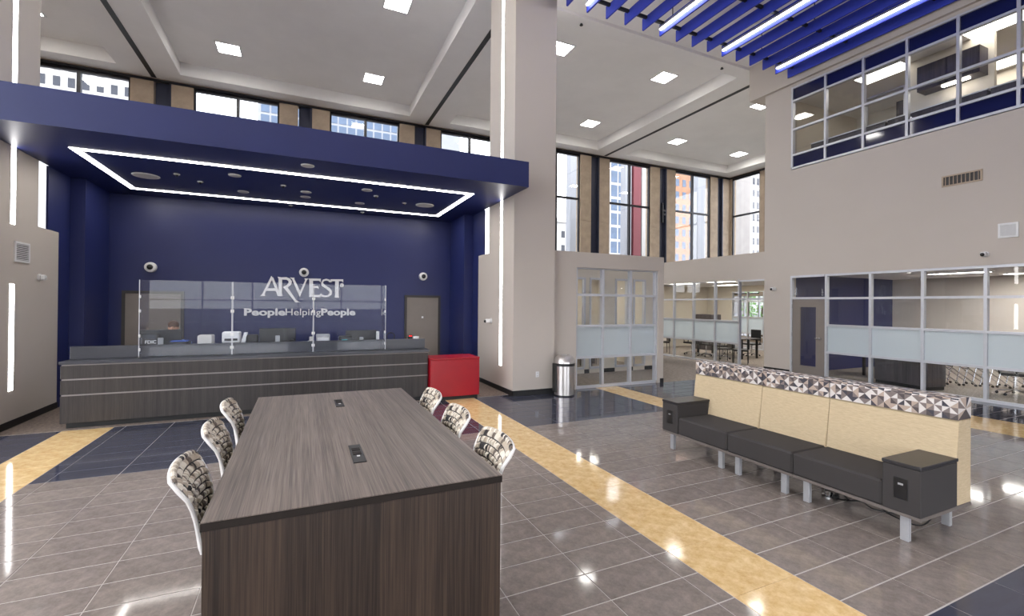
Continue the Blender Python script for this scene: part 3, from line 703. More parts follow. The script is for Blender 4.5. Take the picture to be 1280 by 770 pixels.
MB().box(*T(CX1 - .04, CX1, 9.22, 9.95, .09, .95)).build('side_panel', M_counter, tc)
MB().box(*T(CX0, CX1, 9.24, 9.98, .92, .96), .004).build('work_surface', M_cgray, tc)

# acrylic screens standing on the ledge
def guard(lab, x0, x1, left_wing=False, right_wing=False):
    t = thing('acrylic_screen', lab, 'screen', ((x0 + x1) / 2, 9.12, 1.011))
    h = (x1 - x0) / 2
    MB().box(-h + .004, h - .004, -.005, .005, 0, 1.245).build('sheet', M_plexi, t)
    if left_wing: MB().box(-h, -h + .006, .01, .5, .2, 1.05).build('wing', M_plexi, t)
    if right_wing: MB().box(h - .006, h, .01, .5, .2, 1.05).build('wing', M_plexi, t)
    for x in ((-h + .012, h - .012)):
        for z in (.1, .32, .72, .95): MB().box(x - .012, x + .012, -.018, .018, z, z + .05, .005).build('clip', M_white, t)
    for x in (-h + .004, h - .004): MB().box(x - .004, x + .004, -.008, .008, 0, 1.245).build('edge_strip', M_alu, t)
    for x in (-h + .3, h - .3): MB().box(x - .06, x + .06, -.03, .03, 0, .015, .004).build('foot', M_plexi, t)
guard('clear acrylic screen on the counter in front of the left navy wall door', -2.37, -1.09, True)
guard('clear acrylic screen on the counter below the silver sign start', -1.085, .185)
guard('clear acrylic screen on the counter towards the red cabinet', .19, 1.48, False, True)

DZ = .961
def monitor(lab, x, y, w, h, zb, rot=0., m_back=M_screen):
    t = thing('monitor', lab, 'monitor', (x, y, DZ), rot)
    MB().box(-w / 2, w / 2, -.02, .02, zb, zb + h, .006).build('bezel', m_back, t)
    MB().box(-w / 2 + .015, w / 2 - .015, .02, .022, zb + .015, zb + h - .015).build('screen', M_spandrel, t)
    MB().box(-.04, .04, -.045, -.02, .02, zb + h * .6, .005).build('stand', M_silver, t)
    MB().box(-.12, .12, -.12, .08, 0, .015, .004).build('base', M_silver, t)
monitor('black monitor in front of the seated teller', -2.22, 9.75, .60, .34, .12)
monitor('black monitor below the tagline start', -.42, 9.78, .62, .34, .12)
monitor('black monitor near the right end of the acrylic screens', 1.10, 9.78, .60, .34, .06)
# white box printer
t = thing('desk_printer', 'white box shaped desk printer on the teller desk', 'printer', (-1.53, 9.55, DZ))
MB().box(-.11, .11, -.13, .13, 0, .37, .015).build('body', M_paper, t)
MB().box(-.08, .08, -.135, -.128, .05, .07).build('slot', M_screen, t)
t = thing('receipt_printer', 'white receipt printer with paper arm behind the acrylic screen', 'printer', (-1.15, 9.6, DZ))
MB().box(-.04, .04, -.04, .04, 0, .22, .006).build('stem', M_white, t)
MB().box(-.14, .14, -.1, .1, .22, .42, .02).build('body', M_white, t)
MB().box(-.10, .10, -.104, -.098, .26, .30).build('slot', M_screen, t)
t = thing('cash_scanner', 'white and black check scanner beside the receipt printer', 'scanner', (-.87, 9.6, DZ))
MB().box(-.16, .16, -.1, .1, 0, .2, .02).build('body', M_white, t)
MB().box(-.05, .14, -.08, .08, .2, .36, .02).build('feeder', M_screen, t)
MB().prism([(-.14, .2), (-.07, .2), (-.03, .4), (-.08, .4)], 1, -.07, .07).build('chute', M_white, t)
t = thing('desk_phone', 'black desk phone with handset on the teller desk', 'phone', (-.07, 9.6, DZ))
MB().prism([(-.1, 0), (.1, 0), (.1, .06), (-.1, .2)], 0, -.13, .13).build('body', M_screen, t)
MB().box(-.13, -.07, -.12, .1, .21, .26, .02).build('handset', M_screen, t)
t = thing('paper_holder', 'white paper holder beside the desk phone', 'holder', (.16, 9.6, DZ))
MB().lathe([(.05, 0), (.06, .22)], n=14).build('cup', M_white, t, True)
MB().box(-.03, .03, -.02, .02, .15, .3).build('notes', M_paper, t)
for z, lab in ((0, 'lower grey paper tray of the two stacked on the desk'), (.19, 'upper grey paper tray of the two stacked on the desk')):
    t = thing('paper_tray', lab, 'tray', (.37, 9.6, DZ + z))
    MB().box(-.12, .12, -.14, .14, 0, .02).box(-.12, .12, .125, .14, .02, .15).box(-.12, -.11, -.14, .125, .02, .15).box(.11, .12, -.14, .125, .02, .15).build('tray', M_silver if z else M_screen, t)
    MB().box(-.1, .1, -.13, .12, .021, .09).build('papers', M_white, t)
t = thing('card_box', 'dark box with a teal card slot on the teller desk', 'box', (.78, 9.6, DZ))
MB().box(-.12, .12, -.1, .1, 0, .3, .01).build('body', M_screen, t)
MB().box(-.07, .03, -.106, -.1, .2, .24).build('card', M_teal, t)
t = thing('desk_calendar', 'white upright card holder near the last monitor', 'holder', (1.4, 9.6, DZ))
MB().box(-.025, .025, -.06, .06, 0, .38, .005).build('sleeve', M_white, t)
MB().box(-.04, .04, -.07, .07, 0, .012).build('base', M_silver, t)
t = thing('desk_fan', 'round black desk fan at the free counter end', 'fan', (1.66, 9.6, DZ))
MB().tube([(.08 * math.cos(k * PI / 8), 0, .27 + .08 * math.sin(k * PI / 8)) for k in range(16)], .01, 6, True).build('ring', M_screen, t, True)
MB().cyl((0, 0, 0), .012, .2).lathe([(.07, 0), (.07, .02)]).build('stand', M_screen, t, True)
t = thing('card_terminal', 'small black terminal with red indicator at the counter end', 'terminal', (2.05, 9.55, DZ))
MB().box(-.045, .045, -.04, .04, 0, .3, .01).build('body', M_screen, t)
MB().box(-.03, .03, -.043, -.04, .3 - .03, .3 - .01).build('indicator', E_red, t)
t = thing('tissue_roll', 'white rolled tissue on the counter end near the door', 'tissue', (2.16, 9.5, DZ))
MB().lathe([(.02, 0), (.06, .005), (.06, .27), (.02, .275)], n=14).build('roll', M_white, t, True)
t = thing('mouse_pad', 'blue mat beside the teller arm', 'mat', (-1.9, 9.5, DZ))
MB().box(-.14, .14, -.1, .1, 0, .27, .004).build('tray_body', M_screen, t)
MB().box(-.12, .12, -.09, .09, .27, .285, .003).build('pad', M_bluepl, t)
t = thing('deposit_sign', 'small black FDIC sign at the end of the acrylic screens', 'sign', (-2.245, 9.21, 1.206))
MB().box(-.1, .1, -.012, .012, 0, .18, .003).build('plate', M_screen, t)
MB().box(-.085, .085, -.014, -.012, .1, .16).build('notice', M_bdark, t)
lettering('FDIC', -.06, .085, .02, .055, -.012, .01, M_white, t, .003)

# red cabinet
t = thing('red_cabinet', 'glossy red low cabinet at the end of the teller counter', 'cabinet', (2.72, 9.07, 0))
MB().box(-.47, .56, -.25, .28, 0, .075).build('plinth', M_black, t)
MB().box(-.435, .575, -.32, .30, .075, .805, .006).build('body', M_red, t)
MB().box(-.44, .58, -.325, .305, .805, .84, .006).build('top', M_red, t)

# steel bin
t = thing('waste_bin', 'round brushed steel waste bin with domed lid against the pier', 'bin', (5.07, 8.36, 0))
MB().lathe([(.2, 0), (.215, 0), (.215, .025), (.2, .025)], n=32).build('base_ring', M_black, t, True)
MB().lathe([(.212, .025), (.212, .63)], n=40).build('body', M_steel, t, True)
MB().lathe([(.222, .63), (.222, .68), (.2, .685)], n=40).build('black_band', M_black, t, True)
MB().lathe([(.222, .685), (.218, .74), (.19, .80), (.14, .845), (.1, .855)], n=40).build('lid', M_steel, t, True)
MB().lathe([(.11, .856), (.11, .862), (.09, .862)], n=24).build('lid_ring', M_chrome, t, True)
MB().box(-.235, -.20, -.04, .10, .08, .68, .004).build('hinge_plate', M_black, t)

# ================================================================== HIGH TABLE AND STOOLS
TX0, TX1, TY0, TY1, TH = -.345, .905, 2.07, 4.61, 1.07
tb = thing('high_table', 'large bar height table with grey wood top and brown end panels', 'table', (.28, 3.34, 0))
hx, hy = (TX1 - TX0) / 2, (TY1 - TY0) / 2
top = MB(); top.m = 0; top.box(-hx, hx, -hy, hy, TH - .004, TH, .0015)
top.build('tabletop', M_tabletop, tb)
MB().box(-hx, hx, -hy, hy, TH - .036, TH - .0042, .001).build('edge_band', M_edge, tb)
MB().box(-hx + .006, hx - .004, -hy + .006, -hy + .05, 0, TH - .037, .0015).build('end_panel', M_tableside, tb)
MB().box(-hx + .006, hx - .004, hy - .05, hy - .006, 0, TH - .037, .0015).build('end_panel', M_tableside, tb)
MB().box(-.02, .02, -hy + .05, hy - .05, .35, TH - .037).build('centre_panel', M_tableside, tb)
for x0, x1, y0, y1 in ((.252, .319, 2.523, 2.845), (.256, .321, 3.946, 4.24)):
    p = MB().box(x0 - .28, x1 - .28, y0 - 3.34, y1 - 3.34, TH, TH + .004, .001).build('power_box', M_screen, tb)
    xm = (x0 + x1) / 2 - .28
    MB().box(xm - .022, xm + .022, y0 - 3.34 + .20, y0 - 3.34 + .25, TH + .004, TH + .006).build('socket', M_edge, p)
    MB().box(xm - .022, xm + .022, y0 - 3.34 + .13, y0 - 3.34 + .18, TH + .004, TH + .006).build('socket', M_edge, p)
    MB().box(xm - .006, xm + .01, y0 - 3.34 + .095, y0 - 3.34 + .11, TH + .004, TH + .0065).build('usb_port', M_white, p)

def stool_proto(lab):
    t = thing('bar_stool', lab, 'bar stool', (0, 0, 0), 0, 'woven bar stools at the high table')
    W, ZB, ZT = .232, .80, 1.165
    def S(u, v, off=0.):                                  # u across -1..1, v up 0..1
        zt = ZT - .012 * u * u - .03 * abs(u) ** 9
        z = ZB + (zt - ZB) * v
        ww = W * (.72 + .18 * v + .10 * v ** 6)
        y = ww * u
        x = -.175 + .035 * u * u - .045 * v - .05 * v ** 5
        n_ = Vector((1, -.7 * u, .2)).normalized()
        return Vector((x, y, z)) + n_ * off
    mb = MB(); NC, NR = 9, 10; rs = random.Random(3)
    for i in range(NC):
        for j in range(NR):
            for k in range(3):
                u0 = -1 + 2 * (i + k / 3 + .02) / NC; u1 = -1 + 2 * (i + (k + 1) / 3 - .02) / NC
                v0 = (j + .07) / NR; v1 = (j + .93) / NR
                hi = .012 if (i + j) % 2 else .005
                mb.m = rs.choices((0, 1, 2, 3), (8, 5, 1, .6) if (i + j) % 2 else (3, 4, 4, 2))[0]
                vs = [S(u0 * .97, v0, .0), S(u1 * .97, v0, .0), S(u1 * .97, v1, .0), S(u0 * .97, v1, .0),
                      S((u0 * .8 + u1 * .2) * .97, v0 * .7 + v1 * .3, hi), S((u0 * .2 + u1 * .8) * .97, v0 * .7 + v1 * .3, hi), S((u0 * .2 + u1 * .8) * .97, v0 * .3 + v1 * .7, hi), S((u0 * .8 + u1 * .2) * .97, v0 * .3 + v1 * .7, hi)]
                mb._add(vs, [(4, 5, 6, 7), (0, 1, 5, 4), (1, 2, 6, 5), (2, 3, 7, 6), (3, 0, 4, 7)])
    # rolled top edge of straps
    for i in range(NC * 3):
        u0 = -1 + 2 * (i + .04) / (NC * 3); u1 = -1 + 2 * (i + .96) / (NC * 3)
        mb.m = rs.choices((0, 1, 2, 3), (5, 3, 1, 2))[0]
        ring = []
        for a in range(6):
            ang = PI * a / 5
            d = Vector((.014 * math.cos(ang) - .014, 0, .018 * math.sin(ang)))
            ring.append((S(u0 * .97, .985, .006) + d, S(u1 * .97, .985, .006) + d))
        vs = [p for r_ in ring for p in r_]
        mb._add(vs, [(2 * a, 2 * a + 1, 2 * a + 3, 2 * a + 2) for a in range(5)])
    mb.build('woven_back', M_strap, t)
    bk = MB()
    bk._add([S(-.96 + 1.92 * i / 12, j / 8, -.001) for j in range(9) for i in range(13)], [(j * 13 + i, j * 13 + i + 1, j * 13 + i + 14, j * 13 + i + 13) for j in range(8) for i in range(12)])
    bk.build('dark_gap_backing', M_strap[3], t)  # black sheet stands in for the shadow in the gaps between straps
    sh = MB(); N, K = 14, 8; vs = []
    for off in (-.004, -.012):
        for j in range(K + 1):
            for i in range(N + 1): vs.append(S((-1 + 2 * i / N) * .975, j / K * .985, off))
    L_ = (N + 1) * (K + 1); fs = []
    for s_ in (0, L_):
        for j in range(K):
            for i in range(N):
                a = s_ + j * (N + 1) + i; fs.append((a, a + 1, a + N + 2, a + N + 1))
    for i in range(N): fs += [(i, i + 1, L_ + i + 1, L_ + i), (K * (N + 1) + i, K * (N + 1) + i + 1, L_ + K * (N + 1) + i + 1, L_ + K * (N + 1) + i)]
    for j in range(K):
        for i in (0, N):
            a = j * (N + 1) + i; fs.append((a, a + N + 1, L_ + a + N + 1, L_ + a))
    sh._add(vs, fs).build('back_shell', M_whitepc, t, True)
    pts = [S(-1, .0 + .95 * k / 6, -.006) for k in range(7)] + [S(-1 + 2 * k / 16, 1.0, -.016) for k in range(1, 16)] + [S(1, .95 - .95 * k / 6, -.006) for k in range(7)]
    MB().tube(pts, .0095, 8).build('rim', M_whitepc, t, True)
    # seat
    def Q(u, v): return (-.175 + .075 * u * u * (1 - v) + .42 * v - .03 * u * u * v, .225 * u * (.8 + .2 * min(1, 3 * v)) * (1 - .1 * v), .765 + .03 * u * u + .03 * (1 - v) ** 2 - .02 * max(0, v - .8))
    sm = MB(); vs = []
    for dz in (0, -.03):
        for j in range(9):
            for i in range(11):
                q = Q(-1 + .2 * i, j / 8); vs.append((q[0], q[1], q[2] + dz))
    fs = []
    for s_ in (0, 99):
        for j in range(8):
            for i in range(10):
                a = s_ + j * 11 + i; fs.append((a, a + 1, a + 12, a + 11))
    for i in range(10): fs += [(i, i + 1, 100 + i, 99 + i), (88 + i, 89 + i, 188 + i, 187 + i)]
    for j in range(8):
        for i in (0, 10): a = j * 11 + i; fs.append((a, a + 11, a + 110, a + 99))
    sm._add(vs, fs).build('seat_shell', M_whitepc, t, True)
    cu = MB()
    for j in range(7):
        for i in range(8):
            cu.m = rs.choices((0, 1, 2, 3), (5, 3, 2, 2))[0]
            p = [Q(-.92 + 1.84 * (i + a) / 8, .06 + .9 * (j + b) / 7) for a, b in ((0, 0), (1, 0), (1, 1), (0, 1))]
            c_ = Q(-.92 + 1.84 * (i + .5) / 8, .06 + .9 * (j + .5) / 7)
            cu._add([(x, y, z + .002) for x, y, z in p] + [(c_[0], c_[1], c_[2] + .014)], [(0, 1, 4), (1, 2, 4), (2, 3, 4), (3, 0, 4)])
    cu.build('woven_seat', M_strap, t)
    for sx, sy in ((-.07, -.17), (-.07, .17), (.17, -.17), (.17, .17)):
        MB().tube([(sx, sy, .76), (sx * 1.28, sy * 1.16, .012)], .012, 8).build('leg', M_whitepc, t, True)
    fr = [(-.083, -.187, .28), (.2, -.187, .28), (.2, .187, .28), (-.083, .187, .28)]
    MB().tube(fr, .009, 6, True).build('footrest', M_whitepc, t, True)
    return t
stl = None
ST = [((-.245, 2.575), 0., 'woven bar stool at the near corner of the table side away from the sofa'),
      ((-.245, 3.30), 0., 'woven bar stool at the middle of the table side away from the sofa'),
      ((-.245, 3.97), 0., 'woven bar stool near the counter on the table side away from the sofa'),
      ((.775, 2.42), PI, 'woven bar stool at the near corner of the table side facing the sofa'),
      ((.775, 3.13), PI, 'woven bar stool at the middle of the table side facing the sofa'),
      ((.775, 3.83), PI, 'woven bar stool near the red cabinet on the table side facing the sofa')]
for (x, y), rz, lab in ST:
    if stl is None: stl = stool_proto(lab); stl.location = (x, y, 0); stl.rotation_euler = (0, 0, rz)
    else: dup(stl, (x, y, 0), rz, lab)

# ================================================================== SOFA
sf = thing('lobby_sofa', 'long three seat lobby sofa with tan back and triangle print headrest', 'sofa', (4.83, 3.34, 0))
OX, OY = 4.83, 3.34
def Sx(x): return x - OX
def Sy(y): return y - OY
SY = [1.925, 2.965, 3.735, 4.76]
AY0, AY1 = 2.19, 4.485
for i in range(3):
    y0, y1 = SY[i], SY[i + 1]
    MB().box(Sx(4.44), Sx(5.24), Sy(y0) + .002, Sy(y1) - .002, .222, .25, .002).build('base_board', M_basew, sf)
    a = max(y0, AY0); b = min(y1, AY1)
    MB().box(Sx(4.43), Sx(5.05), Sy(a) + .003, Sy(b) - .003, .25, .465, .018).build('seat_cushion', M_charfab, sf)
    pf = [(Sx(4.965), .30), (Sx(4.965), .45), (Sx(5.04), .955), (Sx(5.055), .966), (Sx(5.235), .966), (Sx(5.24), .955), (Sx(5.24), .25), (Sx(5.0), .25)]
    mb = MB(); e = .012
    mb.prism(pf, 1, Sy(y0) + e, Sy(y1) - e)
    sh_ = [(x * .97 + .003, z * .985 + .006) for x, z in pf]
    mb.prism([(x + (.008 if x < .2 else -.008), z + (-.006 if z > .6 else .006)) for x, z in pf], 1, Sy(y0) + .003, Sy(y1) - .003)
    mb.build('back_cushion', M_tanfab, sf)
    # triangle print headrest: grid wrapped over a rounded profile
    prof = []
    x0, x1, z0, z1, r = Sx(5.025), Sx(5.245), .966, 1.15, .03
    prof += [(x0, z0 + (z1 - r - z0) * k / 3) for k in range(4)]
    prof += [(x0 + r - r * math.cos(a_), z1 - r + r * math.sin(a_)) for a_ in (PI / 6, PI / 3, PI / 2)]
    prof += [(x0 + r + (x1 - x0 - 2 * r) * k / 3, z1) for k in range(1, 4)]
    prof += [(x1 - r + r * math.sin(a_), z1 - r + r * math.cos(a_)) for a_ in (PI / 4, PI / 2)]
    prof += [(x1, z1 - r - (z1 - r - z0) * k / 3) for k in range(1, 4)]
    hb = MB(); rs = random.Random(20 + i)
    n = max(4, round((y1 - y0) / .056)); ys = [Sy(y0) + .006 + (y1 - y0 - .012) * k / n for k in range(n + 1)]
    for p in range(len(prof) - 1):
        for k in range(n):
            q = [(prof[p][0], ys[k], prof[p][1]), (prof[p][0], ys[k + 1], prof[p][1]), (prof[p + 1][0], ys[k + 1], prof[p + 1][1]), (prof[p + 1][0], ys[k], prof[p + 1][1])]
            c1, c2 = rs.choices(range(5), (5, 3, 3, 3, 2), k=2)
            if c1 == c2: c2 = (c1 + 2) % 5
            if 3 < p < 6: c1 = c2 = (p * 7 + k * 3) % 5
            tri = ((0, 1, 2), (0, 2, 3)) if (p + k) % 2 else ((0, 1, 3), (1, 2, 3))
            hb.m = c1; hb._add(q, [tri[0]]); hb.m = c2; hb._add(q, [tri[1]])
    for ye, sgn in ((ys[0], -1), (ys[-1], 1)):           # end caps cut into triangles
        cxm, czm = (x0 + x1) / 2, (z0 + z1) / 2
        loop = [(x, ye, z) for x, z in prof]
        for p in range(len(loop)):
            hb.m = rs.choices(range(5), (5, 3, 3, 3, 2))[0]
            hb._add([loop[p], loop[(p + 1) % len(loop)], (cxm, ye + sgn * .008, czm)], [(0, 1, 2)])
    hb.build('headrest', M_tri, sf)
for y0, y1 in ((SY[0], AY0), (AY1, SY[3])):
    arm = MB().box(Sx(4.43), Sx(5.0), Sy(y0), Sy(y1), .25, .625, .006).build('arm_box', M_charfab, sf)
    MB().box(Sx(4.425), Sx(5.012), Sy(y0) - .004, Sy(y1) + .004, .625, .655, .005).build('arm_top', M_armtop, arm)
    ym = Sy((y0 + y1) / 2)
    MB().box(Sx(4.43) - .006, Sx(4.43), ym - .05, ym + .05, .36, .53, .003).build('power_outlet', M_screen, arm)
    MB().box(Sx(4.43) - .008, Sx(4.43) - .006, ym - .018, ym + .018, .475, .49).build('usb_port', M_silver, arm)
for ly in (2.07, 2.874, 3.103, 3.655, 3.887, 4.665):
    for lx in (4.53, 5.19): bx('leg', M_silver, sf, Sx(lx) - .022, Sx(lx) + .022, Sy(ly) - .03, Sy(ly) + .03, 0, .222, .003)

def cable(lab, pts, r=.006, nm='power_cable', plug=True):
    t = thing(nm, lab, 'cable', pts[0])
    o_ = Vector(pts[0]); P = [Vector(p) - o_ for p in pts]; sm = []
    for i in range(len(P) - 1):
        p0, p1, p2, p3 = P[max(0, i - 1)], P[i], P[i + 1], P[min(len(P) - 1, i + 2)]
        for k in range(6):
            u = k / 6; sm.append(.5 * ((2 * p1) + (p2 - p0) * u + (2 * p0 - 5 * p1 + 4 * p2 - p3) * u * u + (3 * p1 - p0 - 3 * p2 + p3) * u ** 3))
    sm.append(P[-1]); MB().tube(sm, r, 6).build('cord', M_black, t, True)
    if plug: MB().box(-.03, .03, -.02, .02, -.004, .035, .006).build('plug', M_black, t)
cable('black power cord drooping under the near sofa seat', [(4.86, 2.80, .007), (4.80, 2.66, .05), (4.84, 2.48, .10), (4.80, 2.30, .06), (4.88, 2.12, .03), (5.0, 2.08, .15), (4.97, 2.15, .215)])
cable('black coiled cord on the floor under the sofa', [(4.90, 2.88, .007), (4.96, 2.80, .03), (4.90, 2.70, .02), (4.97, 2.62, .02), (4.92, 2.5, .01), (5.02, 2.34, .01), (5.03, 2.2, .05)])
t = thing('floor_socket', 'steel floor power socket under the sofa', 'socket', (4.86, 2.86, 0))
MB().lathe([(.07, 0), (.07, .012), (.05, .02)], n=18).build('plate', M_chrome, t, True)
MB().box(-.05, .05, -.03, .03, .018, .075, .01).build('lid', M_chrome, t)

# ================================================================== PERSON AT THE TELLER DESK
pr = thing('person', 'seated teller with brown hair and light blue shirt behind a monitor', 'person', (-2.2, 10.5, 0))
def skin(name, verts, edges, rad, mt, parent, sub=2):
    me = bpy.data.meshes.new(name); me.from_pydata(verts, edges, []); o = put(name, me, parent)
    md = o.modifiers.new('skin', 'SKIN'); md.use_smooth_shade = True
    for v, r in zip(me.skin_vertices[0].data, rad): v.radius = (r, r) if not isinstance(r, tuple) else r
    me.skin_vertices[0].data[0].use_root = True
    s = o.modifiers.new('sub', 'SUBSURF'); s.levels = s.render_levels = sub
    me.materials.append(mt); return o
SV = [(0, .05, .60), (0, .05, .80), (0, .04, 1.0), (0, .02, 1.14), (0, .0, 1.22), (0, -.02, 1.30),
      (-.18, .02, 1.12), (-.25, -.10, .98), (-.20, -.32, .99), (-.16, -.42, 1.0),
      (.18, .02, 1.12), (.28, -.12, 1.06), (.31, -.34, 1.16), (.32, -.44, 1.17),
      (-.1, .02, .57), (-.12, -.38, .58), (-.12, -.36, .30), (-.12, -.34, .10), (-.12, -.46, .05),
      (.1, .02, .57), (.12, -.38, .58), (.12, -.36, .30), (.12, -.34, .10), (.12, -.46, .05)]
SE = [(0, 1), (1, 2), (2, 3), (3, 4), (4, 5), (3, 6), (6, 7), (7, 8), (8, 9), (3, 10), (10, 11), (11, 12), (12, 13), (0, 14), (14, 15), (15, 16), (16, 17), (17, 18), (0, 19), (19, 20), (20, 21), (21, 22), (22, 23)]
SR = [(.16, .12), (.15, .11), (.16, .11), (.12, .09), .055, .055, .07, .05, .04, .03, .07, .05, .042, .03, .09, .075, .055, .045, .04, .09, .075, .055, .045, .04]
body = skin('body', SV, SE, SR, M_shirt, pr)
hd = MB(); hd.ball((0, -.03, 1.42), .1, 14, (.78, .98, 1.16))
hd.ball((0, -.13, 1.41), .018, 6, (.8, 1, 1.3)); hd.ball((-.08, -.02, 1.42), .02, 6, (.4, .8, 1.3)); hd.ball((.08, -.02, 1.42), .02, 6, (.4, .8, 1.3))
hd.box(-.028, .028, -.127, -.118, 1.365, 1.372)
head = hd.build('head', M_skin, pr, True)
for x in (-.032, .032): MB().ball((x, -.118, 1.435), .011, 6).build('eye', M_screen, head, True)
MB().ball((0, -.022, 1.468), .104, 14, (.84, 1.04, .86)).build('hair', M_hair, pr, True)
for sx, (hx_, hy_, hz_) in ((-1, (-.16, -.44, 1.0)), (1, (.32, -.46, 1.17))):
    h = MB().box(hx_ - .04, hx_ + .04, hy_ - .09, hy_, hz_ - .014, hz_ + .014, .01).build('hand', M_skin, pr)
    for k, ln in enumerate((.06, .075, .07, .055)):
        x = hx_ - .03 + .02 * k
        MB().tube([(x, hy_ - .085, hz_), (x, hy_ - .09 - ln * .5, hz_ + .004), (x, hy_ - .09 - ln, hz_ - .014)], .0085, 6).build('finger', M_skin, h, True)
    MB().tube([(hx_ - sx * .035, hy_ - .02, hz_), (hx_ - sx * .065, hy_ - .05, hz_), (hx_ - sx * .07, hy_ - .085, hz_ - .008)], .0095, 6).build('thumb', M_skin, h, True)
t = thing('teller_stool', 'black swivel chair under the seated teller', 'chair', (-2.2, 10.55, 0))
MB().lathe([(.06, .12), (.03, .2), (.03, .384)], n=12).build('column', M_screen, t, True)
MB().box(-.24, .24, -.22, .24, .385, .44, .025).build('seat', M_screen, t)
MB().box(-.2, .2, .24, .28, .6, 1.05, .02).box(-.03, .03, .22, .26, .45, .62).build('backrest', M_screen, t)
for k in range(5):
    a = k * 2 * PI / 5; MB().tube([(0, 0, .12), (.3 * math.cos(a), .3 * math.sin(a), .05)], .018, 6).build('foot', M_screen, t)

# ================================================================== FURNITURE BEHIND THE GLASS
t = thing('credenza', 'dark wood credenza just inside the conference room glass', 'credenza', (13.55, 6.15, 0), math.radians(-12))
MB().box(-.28, .28, -.62, .62, .08, .78, .006).build('body', M_cabinet, t)
MB().box(-.26, .26, -.6, .6, 0, .08).build('plinth', M_black, t)
MB().box(-.3, .3, -.64, .64, .78, .81, .004).build('top', M_cabinet, t)
for y in (-.31, .31): MB().box(-.29, -.28, y - .29, y + .29, .1, .76).build('door', M_cabinet, t)
def flip_table(lab, loc, rz, grp=None):
    t = thing('folding_table', lab, 'table', loc, rz, grp)
    MB().box(-.02, .02, -.75, .75, .45, 1.0, .005).build('tipped_top', M_cabinet, t)
    for y in (-.6, .6):
        MB().tube([(-.30, y, .05), (-.02, y, .30), (.0, y, .72)], .018, 8).build('leg', M_chrome, t, True)
        MB().tube([(.30, y, .05), (.05, y, .32), (0, y, .5)], .018, 8).build('leg', M_chrome, t, True)
        for x in (-.30, .30): MB().cyl((x, y - .015, .035), .035, .03, 1, 12).build('caster', M_black, t, True)
    MB().box(-.015, .015, -.6, .6, .62, .68).build('crossbar', M_chrome, t)
def nest_chair(lab, loc, rz, grp):
    t = thing('nesting_chair', lab, 'chair', loc, rz, grp)
    MB().box(-.185, -.15, -.19, .19, .45, .86, .015).build('tipped_seat', M_screen, t)
    MB().box(-.24, -.21, -.20, .20, .62, .92, .013).build('backrest', M_screen, t)
    MB().tube([(-.19, -.22, .42), (-.19, .22, .42)], .010, 6).build('crossbar', M_chrome, t)
    for y in (-.22, .22):
        MB().tube([(-.225, y, .88), (-.20, y, .45), (.26, y, .05)], .013, 8).build('leg', M_chrome, t, True)
        yi = y * .78
        MB().tube([(-.19, yi, .42), (-.26, yi, .05)], .013, 8).build('leg', M_chrome, t, True)
        for x, yc in ((.26, y), (-.26, yi)): MB().cyl((x, yc - .012, .028), .028, .025, 1, 12).build('caster', M_black, t, True)
    return t
ncp = None
for x, y, rz in [(14.75 + .21 * k, 6.0 - .23 * k, -math.atan2(.23, .21)) for k in range(7)]:
    if ncp is None: ncp = nest_chair('chrome legged nesting chair in the row inside the conference room', (x, y, 0), rz, 'nested chairs in the conference room')
    else: dup(ncp, (x, y, 0), rz)
def conf_table(lab, x, y, L, W):
    t = thing('conference_table', lab, 'table', (x, y, 0))
    MB().box(-W / 2, W / 2, -L / 2, L / 2, .71, .74, .004).build('top', M_cabinet, t)
    for sx in (-1, 1):
        for sy in (-1, 1): MB().box(sx * (W / 2 - .1) - .03, sx * (W / 2 - .1) + .03, sy * (L / 2 - .1) - .03, sy * (L / 2 - .1) + .03, 0, .71).build('leg', M_black, t)
conf_table('dark conference table behind the frosted glass band', 15.3, 2.6, 3.2, 1.2)
conf_table('small dark table near the navy conference wall', 14.75, 7.25, .9, .8)
def swivel(lab, loc, rz, grp):
    t = thing('swivel_chair', lab, 'chair', loc, rz, grp)
    MB().box(-.25, .25, -.24, .24, .44, .50, .02).build('seat', M_screen, t)
    MB().box(-.26, -.22, -.22, .22, .6, 1.02, .02).build('backrest', M_screen, t)
    MB().tube([(-.24, 0, .65), (-.26, 0, .5), (-.1, 0, .44)], .02, 6).build('back_stem', M_screen, t)
    MB().cyl((0, 0, .1), .03, .34, n=10).build('column', M_chrome, t, True)
    for s in (-1, 1): MB().tube([(-.12, s * .25, .46), (-.12, s * .29, .66), (.12, s * .29, .66)], .014, 6).build('arm', M_screen, t)
    for k in range(5):
        a = k * 2 * PI / 5; MB().tube([(0, 0, .12), (.29 * math.cos(a), .29 * math.sin(a), .07)], .016, 6).build('foot', M_chrome, t)
        MB().ball((.29 * math.cos(a), .29 * math.sin(a), .03), .03, 6).build('caster', M_black, t)
    return t
swp = swivel('black swivel chair at the conference table', (14.35, 4.55, 0), .4, 'swivel chairs at the conference table')
for x, y, rz in ((14.2, 3.6, .1), (14.3, 2.7, 0), (14.2, 1.8, 0), (16.4, 3.2, PI), (16.4, 2.2, PI)): dup(swp, (x, y, 0), rz)
